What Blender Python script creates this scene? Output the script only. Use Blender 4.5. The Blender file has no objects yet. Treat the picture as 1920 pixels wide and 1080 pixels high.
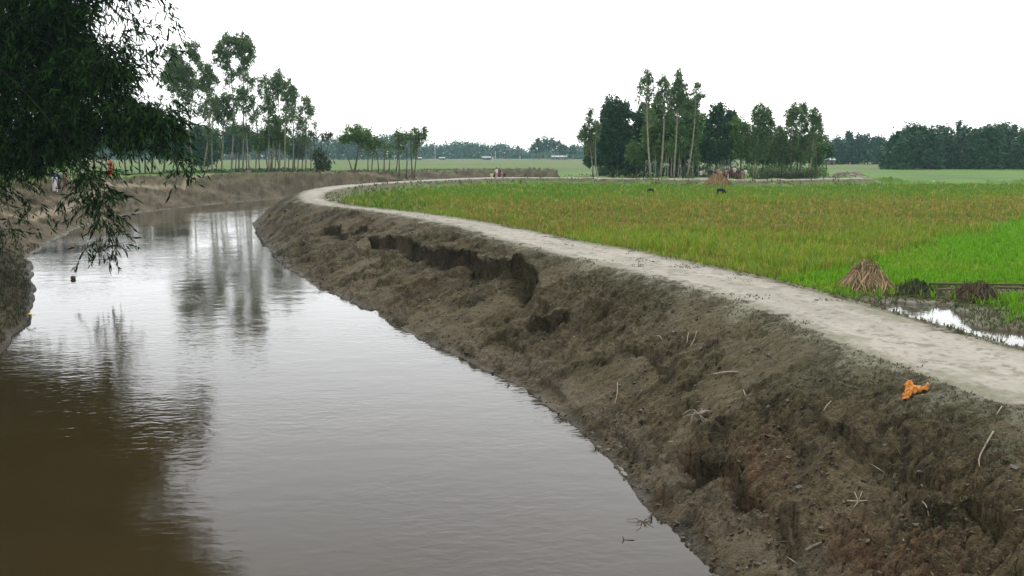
import bpy, bmesh, math, random
import numpy as np
from mathutils import Vector

SC = bpy.context.scene
COL = SC.collection
R = math.radians

# ------------------------------------------------------------------ camera, sky, sun, exposure
FPX = 1600.0                      # focal length in pixels of a 1920 px wide frame
CAMZ = 5.2                        # metres above the river
PITCH = math.atan(250.0 / FPX)
cam_d = bpy.data.cameras.new("camera")
cam = bpy.data.objects.new("camera", cam_d)
COL.objects.link(cam)
cam_d.sensor_width = 36.0
cam_d.lens = 36.0 * FPX / 1920.0
cam_d.clip_start = 0.1
cam_d.clip_end = 6000
cam.location = (0, 0, CAMZ)
cam.rotation_euler = (math.pi / 2 - PITCH, 0, 0)
SC.camera = cam

SUN_EL, SUN_AZ = R(58), R(20)
world = bpy.data.worlds.new("World")
SC.world = world
world.use_nodes = True
nt = world.node_tree
bg = nt.nodes["Background"]
sky = nt.nodes.new("ShaderNodeTexSky")
sky.sky_type = 'NISHITA'
sky.sun_disc = False
sky.sun_elevation = SUN_EL
sky.sun_rotation = SUN_AZ
sky.air_density = 1.0
sky.dust_density = 1.5
sky.ozone_density = 1.0
hsv = nt.nodes.new("ShaderNodeHueSaturation")
hsv.inputs["Saturation"].default_value = 0.10
nt.links.new(sky.outputs[0], hsv.inputs["Color"])
nt.links.new(hsv.outputs[0], bg.inputs["Color"])
bg.inputs["Strength"].default_value = 0.15

sun_d = bpy.data.lights.new("sun", 'SUN')
sun_d.energy = 0.7
sun_d.angle = R(25)
sun_d.color = (1.0, 0.97, 0.92)
sun = bpy.data.objects.new("sun", sun_d)
COL.objects.link(sun)
sun.rotation_euler = (math.pi / 2 - SUN_EL, 0, math.pi - SUN_AZ)

SC.view_settings.view_transform = 'Standard'
SC.view_settings.look = 'None'
SC.view_settings.gamma = 1.0
SC.view_settings.use_curve_mapping = False
SC.view_settings.exposure = 1.25
SC.render.engine = 'CYCLES'
SC.cycles.use_denoising = True
SC.cycles.max_bounces = 6
SC.cycles.diffuse_bounces = 3
SC.cycles.glossy_bounces = 3
SC.cycles.transparent_max_bounces = 4
SC.cycles.volume_bounces = 1

# ------------------------------------------------------------------ helpers
rng = np.random.default_rng(7)
ct, st_ = math.cos(PITCH), math.sin(PITCH)


def ray(px, py):
    a = (np.asarray(px, float) - 960) / FPX
    b = -(np.asarray(py, float) - 540) / FPX
    return a, ct + b * st_, -st_ + b * ct          # x, y, z of a ray from the camera


def P(px, py, z):
    """point of the picture ray at height z"""
    dx, dy, dz = ray(px, py)
    t = (z - CAMZ) / dz
    return np.stack([dx * t, dy * t, np.zeros_like(dx * t) + z], -1)


def WY(px, py, Y):
    """point of the picture ray at distance Y"""
    dx, dy, dz = ray(px, py)
    t = Y / dy
    return np.stack([dx * t, dy * t, CAMZ + dz * t], -1)


def PL(pts, z):
    return np.array([P(a, b, z)[:2] for a, b in pts])


def smooth(x, a=0.0, b=1.0):
    t = np.clip((x - a) / (b - a), 0, 1)
    return t * t * (3 - 2 * t)


def _hash(ix, iy, seed):
    h = (ix.astype(np.int64) * 374761393 + iy.astype(np.int64) * 668265263 + seed * 1274126177) & 0xFFFFFFFF
    h = ((h ^ (h >> 13)) * 1274126177) & 0xFFFFFFFF
    h = h ^ (h >> 16)
    return (h & 0xFFFF).astype(np.float32) / 65535.0


def vnoise(x, y, seed=0):
    ix = np.floor(x); iy = np.floor(y)
    fx = (x - ix).astype(np.float32); fy = (y - iy).astype(np.float32)
    fx = fx * fx * fx * (fx * (fx * 6 - 15) + 10); fy = fy * fy * fy * (fy * (fy * 6 - 15) + 10)
    a = _hash(ix, iy, seed); b = _hash(ix + 1, iy, seed)
    c = _hash(ix, iy + 1, seed); d = _hash(ix + 1, iy + 1, seed)
    return (a + (b - a) * fx) * (1 - fy) + (c + (d - c) * fx) * fy - 0.5


def fbm(x, y, seed=0, o=3, g=0.5):
    s = 0; a = 1.0
    for k in range(o):
        c, sn = math.cos(k * 1.1 + .3), math.sin(k * 1.1 + .3)
        s = s + a * vnoise((x * c - y * sn) * 2 ** k + 17.3 * k, (x * sn + y * c) * 2 ** k - 9.1 * k, seed + k)
        a *= g
    return s


def worley(x, y, seed=0):
    ix = np.floor(x); iy = np.floor(y)
    f1 = np.full(x.shape, 9, np.float32); f2 = f1.copy(); cid = np.zeros(x.shape, np.float32)
    for a in (-1, 0, 1):
        for b in (-1, 0, 1):
            hx = _hash(ix + a, iy + b, seed); hy = _hash(ix + a, iy + b, seed + 57)
            d = np.sqrt((ix + a + hx - x) ** 2 + (iy + b + hy - y) ** 2).astype(np.float32)
            m = d < f1
            f2 = np.where(m, f1, np.minimum(f2, d)); cid = np.where(m, hx * .5 + hy * .5, cid); f1 = np.where(m, d, f1)
    return f1, f2, cid


def chaikin(p, n=1, closed=False):
    p = np.asarray(p, float)
    for _ in range(n):
        a, b = p[:-1], p[1:]
        q = np.empty((2 * len(a), p.shape[1]))
        q[0::2] = a * .75 + b * .25
        q[1::2] = a * .25 + b * .75
        p = np.vstack([p[:1], q, p[-1:]])
    return p


def dist_pl(x, y, pl, want_side=False):
    best = np.full(x.shape, 1e9, np.float32)
    ts = np.zeros(x.shape, np.float32) if want_side else None
    n = len(pl) - 1
    for i in range(n):
        ax, ay = pl[i][:2]; bx, by = pl[i + 1][:2]
        ex, ey = bx - ax, by - ay
        L2 = ex * ex + ey * ey + 1e-12
        t = np.clip(((x - ax) * ex + (y - ay) * ey) / L2, 0, 1)
        d = (x - ax - t * ex) ** 2 + (y - ay - t * ey) ** 2
        m = d < best
        best = np.where(m, d, best)
        if want_side:
            ts = np.where(m, (i + t), ts)
    return (np.sqrt(best), ts) if want_side else np.sqrt(best)


def inside(x, y, poly):
    c = np.zeros(x.shape, bool)
    n = len(poly)
    for i in range(n):
        x1, y1 = poly[i][:2]; x2, y2 = poly[(i + 1) % n][:2]
        if y1 == y2:
            continue
        c ^= ((y1 > y) != (y2 > y)) & (x < (x2 - x1) * (y - y1) / (y2 - y1) + x1)
    return c


def link(o, parent=None):
    COL.objects.link(o)
    if parent is not None:
        o.parent = parent
    return o


def mk(name, V, F, mat, parent=None, col=None, sm=False, wet=None, rgh=None):
    """one mesh object from numpy arrays; F is an array or a list of arrays of tris / quads"""
    if not isinstance(F, list):
        F = [F]
    F = [np.asarray(f, np.int32) for f in F if len(f)]
    V = np.asarray(V, np.float32)
    me = bpy.data.meshes.new(name)
    me.vertices.add(len(V))
    me.vertices.foreach_set("co", V.ravel())
    nl = sum(f.size for f in F)
    npol = sum(len(f) for f in F)
    me.loops.add(nl)
    me.loops.foreach_set("vertex_index", np.concatenate([f.ravel() for f in F]))
    me.polygons.add(npol)
    tot = np.concatenate([np.full(len(f), f.shape[1], np.int32) for f in F])
    start = np.concatenate([[0], np.cumsum(tot)[:-1]]).astype(np.int32)
    me.polygons.foreach_set("loop_start", start)
    me.polygons.foreach_set("use_smooth", np.full(npol, bool(sm)))
    me.update(calc_edges=True)
    if col is not None:
        a = me.color_attributes.new("Col", 'FLOAT_COLOR', 'POINT')
        c4 = np.ones((len(V), 4), np.float32)
        c4[:, :3] = col
        if wet is not None:
            c4[:, 3] = wet
        a.data.foreach_set("color", c4.ravel())
        if rgh is not None:
            ra = me.attributes.new("Rgh", 'FLOAT', 'POINT')
            ra.data.foreach_set("value", np.broadcast_to(np.asarray(rgh, np.float32), (len(V),)).copy())
    if mat is not None:
        me.materials.append(mat)
    return link(bpy.data.objects.new(name, me), parent)


def thing(name, label, cat, loc=(0, 0, 0), group=None, rz=0.0):
    o = bpy.data.objects.new(name, None)
    o.empty_display_size = 0.2
    link(o)
    o.location = loc
    o.rotation_euler = (0, 0, rz)
    tag(o, label, cat, group)
    return o


def tag(o, label=None, cat=None, group=None, kind=None):
    if label: o["label"] = label
    if cat: o["category"] = cat
    if group: o["group"] = group
    if kind: o["kind"] = kind
    return o


def tube(path, rad, sides=6, cap=True):
    p = np.asarray(path, float); n = len(p)
    r = np.broadcast_to(np.asarray(rad, float), (n,))
    t = np.gradient(p, axis=0)
    t /= np.linalg.norm(t, axis=1, keepdims=True) + 1e-9
    ref = np.array([0, 1.0, 0.13]) if abs(t[0][1]) < .8 else np.array([1.0, 0, .1])
    u = np.cross(t, ref); u /= np.linalg.norm(u, axis=1, keepdims=True) + 1e-9
    v = np.cross(t, u)
    a = np.arange(sides) * 2 * math.pi / sides
    V = (p[:, None, :] + r[:, None, None] * (np.cos(a)[None, :, None] * u[:, None, :] + np.sin(a)[None, :, None] * v[:, None, :])).reshape(-1, 3)
    i = np.arange(n - 1)[:, None] * sides; j = np.arange(sides)[None, :]; k = (j + 1) % sides
    Q = np.stack([i + j, i + k, i + sides + k, i + sides + j], -1).reshape(-1, 4)
    Fs = [Q]
    if cap:
        V = np.vstack([V, p[:1], p[-1:]])
        j = np.arange(sides); k = (j + 1) % sides
        Fs.append(np.stack([np.full(sides, n * sides), k, j], -1))
        Fs.append(np.stack([np.full(sides, n * sides + 1), (n - 1) * sides + j, (n - 1) * sides + k], -1))
    return V, Fs


class MB:
    """collects pieces of ONE mesh"""
    def __init__(s):
        s.V = []; s.Q = []; s.T = []; s.n = 0; s.C = []

    def add(s, V, F, c=None):
        V = np.asarray(V, float)
        for f in (F if isinstance(F, list) else [F]):
            f = np.asarray(f)
            if len(f):
                (s.Q if f.shape[1] == 4 else s.T).append(f + s.n)
        s.V.append(V); s.n += len(V)
        if c is not None:
            s.C.append(np.broadcast_to(np.asarray(c, float), (len(V), 3)))

    def tube(s, path, rad, sides=6, c=None):
        V, F = tube(path, rad, sides)
        s.add(V, F, c)

    def box(s, c, sz, rz=0.0, col=None):
        d = np.array([[x, y, z] for z in (-.5, .5) for y in (-.5, .5) for x in (-.5, .5)]) * np.asarray(sz)
        cs, sn = math.cos(rz), math.sin(rz)
        d = np.stack([d[:, 0] * cs - d[:, 1] * sn, d[:, 0] * sn + d[:, 1] * cs, d[:, 2]], -1) + np.asarray(c)
        s.add(d, np.array([[0, 2, 3, 1], [4, 5, 7, 6], [0, 1, 5, 4], [2, 6, 7, 3], [0, 4, 6, 2], [1, 3, 7, 5]]), col)

    def build(s, name, mat, parent=None, off=(0, 0, 0), sm=False):
        V = np.vstack(s.V) - np.asarray(off)
        F = []
        if s.Q: F.append(np.vstack(s.Q))
        if s.T: F.append(np.vstack(s.T))
        return mk(name, V, F, mat, parent, np.vstack(s.C) if s.C else None, sm)


def leaf_cards(C, D, L, W, rg, roll=None):
    """flat diamond leaves: base C, long axis D"""
    n = len(C)
    D = D / (np.linalg.norm(D, axis=1, keepdims=True) + 1e-9)
    N = rg.normal(size=(n, 3))
    S = np.cross(D, N); S /= np.linalg.norm(S, axis=1, keepdims=True) + 1e-9
    L = np.asarray(L)[:, None]; W = np.asarray(W)[:, None]
    m = C + D * L * .45
    V = np.stack([C, m + S * W * .5, C + D * L, m - S * W * .5], 1).reshape(-1, 3)
    F = np.arange(4 * n).reshape(n, 4)
    return V, F


# ------------------------------------------------------------------ materials
def mat_new(name):
    m = bpy.data.materials.new(name)
    m.use_nodes = True
    n = m.node_tree.nodes
    for x in list(n):
        n.remove(x)
    return m, n, m.node_tree.links


def N(nodes, t, **kw):
    x = nodes.new(t)
    for k, v in kw.items():
        setattr(x, k, v)
    return x


def mat_leaf(name, c, var=0.45, transl=0.18, rough=0.55, c2=None, spec=0.25):
    m, n, l = mat_new(name)
    g = N(n, "ShaderNodeNewGeometry")
    ramp = N(n, "ShaderNodeValToRGB")
    c2 = c2 or tuple(x * (1 + var) for x in c)
    lo = tuple(x * (1 - var) for x in c)
    ramp.color_ramp.elements[0].color = (*lo, 1)
    ramp.color_ramp.elements[1].color = (*c2, 1)
    e = ramp.color_ramp.elements.new(0.5); e.color = (*c, 1)
    l.new(g.outputs["Random Per Island"], ramp.inputs[0])
    b = N(n, "ShaderNodeBsdfPrincipled")
    b.inputs["Roughness"].default_value = rough
    b.inputs["Specular IOR Level"].default_value = spec
    l.new(ramp.outputs[0], b.inputs["Base Color"])
    t = N(n, "ShaderNodeBsdfTranslucent")
    l.new(ramp.outputs[0], t.inputs[0])
    mx = N(n, "ShaderNodeMixShader"); mx.inputs[0].default_value = transl
    l.new(b.outputs[0], mx.inputs[1]); l.new(t.outputs[0], mx.inputs[2])
    o = N(n, "ShaderNodeOutputMaterial")
    l.new(mx.outputs[0], o.inputs[0])
    return m


def mat_plain(name, c, rough=0.8, var=0.3, scale=8.0, bump=0.2, spec=0.3):
    m, n, l = mat_new(name)
    tc = N(n, "ShaderNodeTexCoord")
    no = N(n, "ShaderNodeTexNoise"); no.inputs["Scale"].default_value = scale; no.inputs["Detail"].default_value = 5
    l.new(tc.outputs["Object"], no.inputs["Vector"])
    rp = N(n, "ShaderNodeValToRGB")
    rp.color_ramp.elements[0].position = .3; rp.color_ramp.elements[1].position = .7
    rp.color_ramp.elements[0].color = (*[x * (1 - var) for x in c], 1)
    rp.color_ramp.elements[1].color = (*[min(1, x * (1 + var)) for x in c], 1)
    l.new(no.outputs[0], rp.inputs[0])
    b = N(n, "ShaderNodeBsdfPrincipled")
    b.inputs["Roughness"].default_value = rough
    b.inputs["Specular IOR Level"].default_value = spec
    l.new(rp.outputs[0], b.inputs["Base Color"])
    bp = N(n, "ShaderNodeBump"); bp.inputs["Strength"].default_value = bump; bp.inputs["Distance"].default_value = .02
    l.new(no.outputs[0], bp.inputs["Height"]); l.new(bp.outputs[0], b.inputs["Normal"])
    o = N(n, "ShaderNodeOutputMaterial"); l.new(b.outputs[0], o.inputs[0])
    return m


def mat_ground(name, s1=9.0, s2=45.0, lo=.62, hi=1.35, bump=.6, dist=.03):
    """colour from the mesh attribute, broken up by world-space grain; alpha = wetness"""
    m, n, l = mat_new(name)
    at = N(n, "ShaderNodeAttribute"); at.attribute_name = "Col"
    tc = N(n, "ShaderNodeTexCoord")
    n1 = N(n, "ShaderNodeTexNoise"); n1.inputs["Scale"].default_value = s1; n1.inputs["Detail"].default_value = 8; n1.inputs["Roughness"].default_value = .65
    n2 = N(n, "ShaderNodeTexNoise"); n2.inputs["Scale"].default_value = s2; n2.inputs["Detail"].default_value = 4
    for q in (n1, n2):
        l.new(tc.outputs["Object"], q.inputs["Vector"])
    ad = N(n, "ShaderNodeMath", operation='ADD'); l.new(n1.outputs[0], ad.inputs[0])
    mu = N(n, "ShaderNodeMath", operation='MULTIPLY'); mu.inputs[1].default_value = .5
    l.new(n2.outputs[0], mu.inputs[0]); l.new(mu.outputs[0], ad.inputs[1])
    mr = N(n, "ShaderNodeMapRange")
    mr.inputs["From Min"].default_value = .5; mr.inputs["From Max"].default_value = 1.0
    mr.inputs["To Min"].default_value = lo; mr.inputs["To Max"].default_value = hi
    l.new(ad.outputs[0], mr.inputs["Value"])
    rg_ = N(n, "ShaderNodeAttribute"); rg_.attribute_name = "Rgh"
    mxc = N(n, "ShaderNodeMix"); mxc.data_type = 'FLOAT'; mxc.inputs[2].default_value = (lo + hi) * .5
    l.new(rg_.outputs["Fac"], mxc.inputs[0]); l.new(mr.outputs[0], mxc.inputs[3])
    vm = N(n, "ShaderNodeVectorMath", operation='SCALE')
    l.new(at.outputs["Color"], vm.inputs[0]); l.new(mxc.outputs[0], vm.inputs["Scale"])
    b = N(n, "ShaderNodeBsdfPrincipled")
    l.new(vm.outputs[0], b.inputs["Base Color"])
    rr = N(n, "ShaderNodeMapRange")
    rr.inputs["To Min"].default_value = .92; rr.inputs["To Max"].default_value = .38
    l.new(at.outputs["Alpha"], rr.inputs["Value"]); l.new(rr.outputs[0], b.inputs["Roughness"])
    b.inputs["Specular IOR Level"].default_value = .2
    bp = N(n, "ShaderNodeBump"); bp.inputs["Strength"].default_value = bump; bp.inputs["Distance"].default_value = dist
    hm_ = N(n, "ShaderNodeMath", operation='MULTIPLY'); l.new(ad.outputs[0], hm_.inputs[0]); l.new(rg_.outputs["Fac"], hm_.inputs[1])
    l.new(hm_.outputs[0], bp.inputs["Height"]); l.new(bp.outputs[0], b.inputs["Normal"])
    o = N(n, "ShaderNodeOutputMaterial"); l.new(b.outputs[0], o.inputs[0])
    return m


def mat_vcol(name, rough=.6, transl=.25, spec=.25):
    m, n, l = mat_new(name)
    at = N(n, "ShaderNodeAttribute"); at.attribute_name = "Col"
    b = N(n, "ShaderNodeBsdfPrincipled"); b.inputs["Roughness"].default_value = rough
    b.inputs["Specular IOR Level"].default_value = spec
    l.new(at.outputs["Color"], b.inputs["Base Color"])
    t = N(n, "ShaderNodeBsdfTranslucent"); l.new(at.outputs["Color"], t.inputs[0])
    mx = N(n, "ShaderNodeMixShader"); mx.inputs[0].default_value = transl
    l.new(b.outputs[0], mx.inputs[1]); l.new(t.outputs[0], mx.inputs[2])
    o = N(n, "ShaderNodeOutputMaterial"); l.new(mx.outputs[0], o.inputs[0])
    return m


def mat_water(name, body, ripple=1.0, rough=.075):
    m, n, l = mat_new(name)
    tc = N(n, "ShaderNodeTexCoord")
    mp = N(n, "ShaderNodeMapping"); mp.inputs["Scale"].default_value = (.55, 1.0, 1.0); mp.inputs["Rotation"].default_value = (0, 0, R(-14))
    l.new(tc.outputs["Object"], mp.inputs["Vector"])
    a = N(n, "ShaderNodeTexNoise"); a.inputs["Scale"].default_value = 6.5; a.inputs["Detail"].default_value = 2.0; a.inputs["Roughness"].default_value = .45; a.inputs["Distortion"].default_value = .4
    l.new(mp.outputs[0], a.inputs["Vector"])
    c = N(n, "ShaderNodeTexNoise"); c.inputs["Scale"].default_value = 1.3; c.inputs["Detail"].default_value = 2
    l.new(mp.outputs[0], c.inputs["Vector"])
    # breeze patches: ripples come and go over several metres
    pz = N(n, "ShaderNodeTexNoise"); pz.inputs["Scale"].default_value = .16; pz.inputs["Detail"].default_value = 3
    l.new(tc.outputs["Object"], pz.inputs["Vector"])
    pr = N(n, "ShaderNodeMapRange"); pr.inputs["From Min"].default_value = .38; pr.inputs["From Max"].default_value = .66
    pr.inputs["To Min"].default_value = .12; pr.inputs["To Max"].default_value = 1.0
    l.new(pz.outputs[0], pr.inputs["Value"])
    ma = N(n, "ShaderNodeMath", operation='MULTIPLY'); l.new(a.outputs[0], ma.inputs[0]); l.new(pr.outputs[0], ma.inputs[1])
    b1 = N(n, "ShaderNodeBump"); b1.inputs["Strength"].default_value = 1.0; b1.inputs["Distance"].default_value = .0085 * ripple
    l.new(ma.outputs[0], b1.inputs["Height"])
    b2 = N(n, "ShaderNodeBump"); b2.inputs["Strength"].default_value = 1.0; b2.inputs["Distance"].default_value = .009 * ripple
    l.new(c.outputs[0], b2.inputs["Height"]); l.new(b1.outputs[0], b2.inputs["Normal"])
    b = N(n, "ShaderNodeBsdfPrincipled")
    # silt drifting in the water
    sn = N(n, "ShaderNodeTexNoise"); sn.inputs["Scale"].default_value = .25; sn.inputs["Detail"].default_value = 4
    l.new(tc.outputs["Object"], sn.inputs["Vector"])
    rp = N(n, "ShaderNodeValToRGB")
    rp.color_ramp.elements[0].position = .3; rp.color_ramp.elements[1].position = .7
    rp.color_ramp.elements[0].color = (*[x * .85 for x in body], 1); rp.color_ramp.elements[1].color = (*[x * 1.15 for x in body], 1)
    l.new(sn.outputs[0], rp.inputs[0]); l.new(rp.outputs[0], b.inputs["Base Color"])
    b.inputs["Roughness"].default_value = rough
    b.inputs["IOR"].default_value = 1.33
    b.inputs["Specular IOR Level"].default_value = .5
    l.new(b2.outputs[0], b.inputs["Normal"])
    o = N(n, "ShaderNodeOutputMaterial"); l.new(b.outputs[0], o.inputs[0])
    return m


M = dict(
    bank=mat_ground("bank_mud", 11, 42, .22, 1.75, 1.0, .07),
    road=mat_ground("road_dirt", 5, 60, .80, 1.20, .35, .02),
    field=mat_ground("field_soil", 1.2, 14, .7, 1.3, .5, .04),
    water=mat_water("river_water", (.024, .0175, .007)),
    puddle=mat_water("puddle_water", (.06, .055, .04), .35),
    rice=mat_vcol("rice_blades"), weed=mat_vcol("weed_blades", .7, .15),
    clod=mat_ground("mud_clod", 14, 60, .6, 1.4, .6, .02),
    bark_pale=mat_plain("pale_bark", (.25, .225, .175), .8, .3, 3),
    bark_dark=mat_plain("dark_bark", (.085, .07, .05), .9, .35, 4),
    bark_bamboo=mat_plain("bamboo_culm", (.022, .026, .010), .8, .4, 3, .2, .05),
    leaf_euc=mat_leaf("eucalyptus_leaf", (.105, .165, .058), .45, .30),
    leaf_mid=mat_leaf("midgreen_leaf", (.100, .185, .040), .4, .30),
    leaf_dark=mat_leaf("dark_leaf", (.036, .088, .034), .45, .16),
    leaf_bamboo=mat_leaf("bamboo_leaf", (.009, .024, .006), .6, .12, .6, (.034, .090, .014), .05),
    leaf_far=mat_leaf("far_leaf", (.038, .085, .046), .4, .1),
    leaf_weed=mat_leaf("weedy_leaf", (.075, .095, .035), .5, .15),
    leaf_hedge=mat_leaf("hedge_leaf", (.035, .055, .018), .5, .12),
    straw=mat_leaf("straw_stalk", (.36, .26, .15), .65, .1, .8),
    straw_dark=mat_leaf("old_stalk", (.135, .102, .066), .55, .1, .9),
    reed=mat_leaf("dry_reed", (.36, .24, .12), .4, .15, .8),
    stick=mat_plain("dry_stick", (.27, .23, .16), .85, .25, 20),
    root=mat_plain("grey_root", (.17, .14, .11), .9, .3, 15),
    skin=mat_plain("brown_skin", (.20, .11, .065), .6, .05, 5, .0),
    hair=mat_plain("black_hair", (.012, .011, .010), .6, .1, 5, .0),
    fur=mat_plain("black_fur", (.012, .011, .011), .7, .2, 12, .1),
    pole=mat_plain("concrete_pole", (.55, .55, .52), .8, .1, 2),
    tin=mat_plain("tin_roof", (.16, .20, .21), .45, .12, 2, .1),
    wallw=mat_plain("pale_wall", (.13, .13, .12), .8, .1, 2),
    dark=mat_plain("dark_opening", (.03, .03, .03), .8, .1, 2),
)


# ------------------------------------------------------------------ the lie of the land
Z_ROAD, Z_FIELD = 2.2, 1.5
EDGE_R = [(1346, 1080), (1290, 1027), (1240, 973), (1207, 950), (1170, 893), (1145, 862), (1100, 815), (1050, 778), (1000, 738),
          (943, 707), (900, 690), (850, 665), (793, 640), (740, 607), (687, 582), (627, 552), (597, 545), (560, 513), (533, 500),
          (505, 466), (472, 423), (487, 410), (500, 401), (515, 393), (530, 386)]
WR = np.vstack([[(7.2, -6), (5.6, 3)], PL(EDGE_R, 0), [(-24.0, 93), (-22.5, 99), (-18, 106), (-12, 112.5), (-5, 119), (1, 122.3), (8, 122.6)]])
EDGE_L = [(0, 665), (24, 630), (56, 602), (66, 552), (62, 529), (57, 498), (43, 482), (50, 486), (78, 463), (155, 422), (218, 404), (311, 393), (400, 383), (470, 377)]
WL = np.vstack([[(-11, -6), (-11.2, 16)], PL(EDGE_L, 0), [(-26.5, 104), (-20, 110), (-13, 117), (-5, 124.5), (1, 126.2), (8, 124.2)]])
ROAD_OUT = [(1920, 775), (1700, 690), (1540, 628), (1400, 570), (1250, 526), (1073, 483), (940, 450), (840, 420), (740, 402), (673, 391.5), (600, 385),
            (566, 378), (557, 370), (562, 363), (573, 357), (595, 352), (623, 348), (707, 342), (840, 334.3), (920, 331.7)]
ROAD_IN = [(1920, 655), (1780, 615), (1640, 575), (1500, 535), (1380, 508), (1200, 470), (1073, 449), (973, 427), (873, 409.5), (773, 396), (673, 387),
           (635, 381), (612, 374), (607, 367), (614, 360), (640, 353), (690, 346.7), (760, 341.5), (850, 337.2), (920, 334.2)]
FAR_OUT = [(3.6, 117), (10, 114), (22.7, 109), (29, 105), (36, 107), (46, 114)]
FAR_IN = [(3.6, 114), (10, 111), (22.7, 106), (29, 102), (36, 104), (46, 111)]
RO = chaikin(np.vstack([[(11.6, -6), (8.9, 3)], PL(ROAD_OUT, Z_ROAD), FAR_OUT]), 1)
RI = chaikin(np.vstack([[(14.6, -6), (12.0, 3)], PL(ROAD_IN, Z_ROAD), FAR_IN]), 1)
WR = chaikin(WR, 1); WL = chaikin(WL, 1)
ROADPOLY = np.vstack([RO, RI[::-1]])
RIVERPOLY = np.vstack([WR, WL[::-1]])
FIELDPOLY = np.vstack([RI, [(60, 113), (400, 150), (400, -6)]])
FOOT = np.vstack([[(-60, 50)], PL([(0, 362), (60, 356), (110, 348), (200, 337), (270, 334.5), (330, 333)], 2.75), [(-38, 115), (-20, 119), (0, 128.5)]])
PUDDLE = PL([(1610, 584), (1650, 577), (1700, 571), (1765, 577), (1800, 585), (1790, 604), (1815, 614), (1860, 621), (1925, 628), (2050, 640), (2050, 720), (1920, 690), (1800, 650), (1720, 615)], 1.45)
BUND_A = PL([(1430, 530), (1920, 408)], 1.55)

# slump scars and cracks of the near bank: picture traces, drop (m), reach downslope (m)
SCARS = [
    ([(600, 432), (628, 424), (643, 421), (644, 436), (668, 428), (692, 420), (697, 432)], .55, .7),
    ([(664, 468), (672, 458), (690, 447), (715, 443), (735, 447), (758, 449), (772, 447), (785, 456), (800, 458), (806, 464), (838, 472), (872, 473), (895, 474), (905, 484), (925, 493),
      (962, 491), (985, 489), (1005, 497), (1016, 512), (1021, 526), (1016, 545), (1007, 562)], .98, 1.1),
    ([(1003, 575), (1010, 584), (1040, 592), (1055, 598), (1078, 587), (1080, 600)], .55, .6),
    ([(1085, 582), (1105, 574), (1125, 573), (1145, 580), (1165, 581)], .16, .4),
    ([(1288, 842), (1305, 852), (1330, 866), (1350, 872), (1375, 880), (1390, 888), (1397, 906), (1402, 914), (1412, 925), (1432, 934), (1444, 945), (1448, 962)], .30, .16),
    ([(1450, 960), (1490, 965), (1500, 985), (1505, 1010), (1500, 1040), (1490, 1075)], .22, .2),
    ([(1800, 928), (1825, 931), (1846, 942), (1866, 962), (1890, 972), (1915, 990)], .15, .2),
    ([(1520, 770), (1545, 788), (1600, 823), (1660, 858), (1720, 892), (1752, 902), (1790, 925)], .12, .2),
    ([(1005, 700), (1040, 720), (1062, 745), (1066, 760)], .14, .35),
    ([(1420, 780), (1470, 800), (1500, 830), (1560, 850)], .08, .15),
    ([(1640, 880), (1690, 905), (1730, 945), (1790, 960)], .08, .15),
    ([(900, 600), (950, 612), (985, 640), (990, 660)], .16, .4),
    ([(1170, 640), (1215, 655), (1240, 690)], .12, .35),
    ([(1130, 770), (1165, 800), (1200, 845), (1235, 870)], .13, .35),
]
_scars = []


def base_height(x, y, masks=False):
    x = np.asarray(x, np.float32); y = np.asarray(y, np.float32)
    jit = .22 * fbm(x * .9, y * .9, 11, 4, .6) * np.clip(y / 25, .6, 2)
    dWR = dist_pl(x, y, WR); dWL = dist_pl(x, y, WL)
    inr = inside(x, y, RIVERPOLY)
    dW = np.where(inr, -1, 1) * np.minimum(dWR, dWL) + jit * .7
    dro, dri = dist_pl(x, y, RO), dist_pl(x, y, RI)
    lat = dro / (dro + dri + 1e-4)
    dR = np.where(inside(x, y, ROADPOLY), -1, 1) * np.minimum(dro, dri)
    infield = inside(x, y, FIELDPOLY)
    # near (right) bank: from the water up to the road shoulder
    dWRs = np.maximum(np.where(inr, 0, dWR) + jit * .7, 0); dRs = np.maximum(dR, 0)
    t = dWRs / (dWRs + dRs + 1e-4)
    zr = Z_ROAD * (1 - (1 - t) ** 1.25)
    beyond = smooth(x, 2, 12) * smooth(y, 100, 112)
    zr = zr * (1 - beyond) + beyond * (Z_ROAD - .5 * smooth(dRs, 0, 10))
    # far (left) bank
    w = 3.6 + 5.0 * smooth(y, 38, 66) - 2.0 * smooth(y, 90, 115)
    zl = 2.75 * smooth(dWL + jit * .7, -.25, w * 1.25) ** .8 - 1.15 * smooth(dWL, 14, 70)
    left = (dWL < dWR) & ~infield
    zf = Z_ROAD - (Z_ROAD - Z_FIELD) * smooth(dRs, 0.02, .55 + 2.0 * smooth(y, 30, 70))
    z = np.where(infield, zf, np.where(left & (beyond < .5), zl, zr))
    z = np.where(left & (beyond >= .5), zr, z)
    # river bed
    z = np.where(dW < 0, -.12 - np.clip(-dW * .35, 0, .9) + .12 * np.exp(dW * 6), z)
    z = np.where(dR < 0, Z_ROAD - .04 * np.exp(dR * 3), z)
    dP = np.where(inside(x, y, PUDDLE), -1, 1) * dist_pl(x, y, np.vstack([PUDDLE, PUDDLE[:1]]))
    z = np.where(infield & (dR > .02), z - .34 * smooth(-dP + .30 * fbm(x * 2, y * 2, 5), -.30, .12), z)
    if not masks:
        return z
    return z, dict(dW=dW, dR=dR, t=t, lat=lat, left=left, field=infield, dWL=dWL, dWR=dWR, beyond=beyond, dP=dP, inr=inr)


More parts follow.
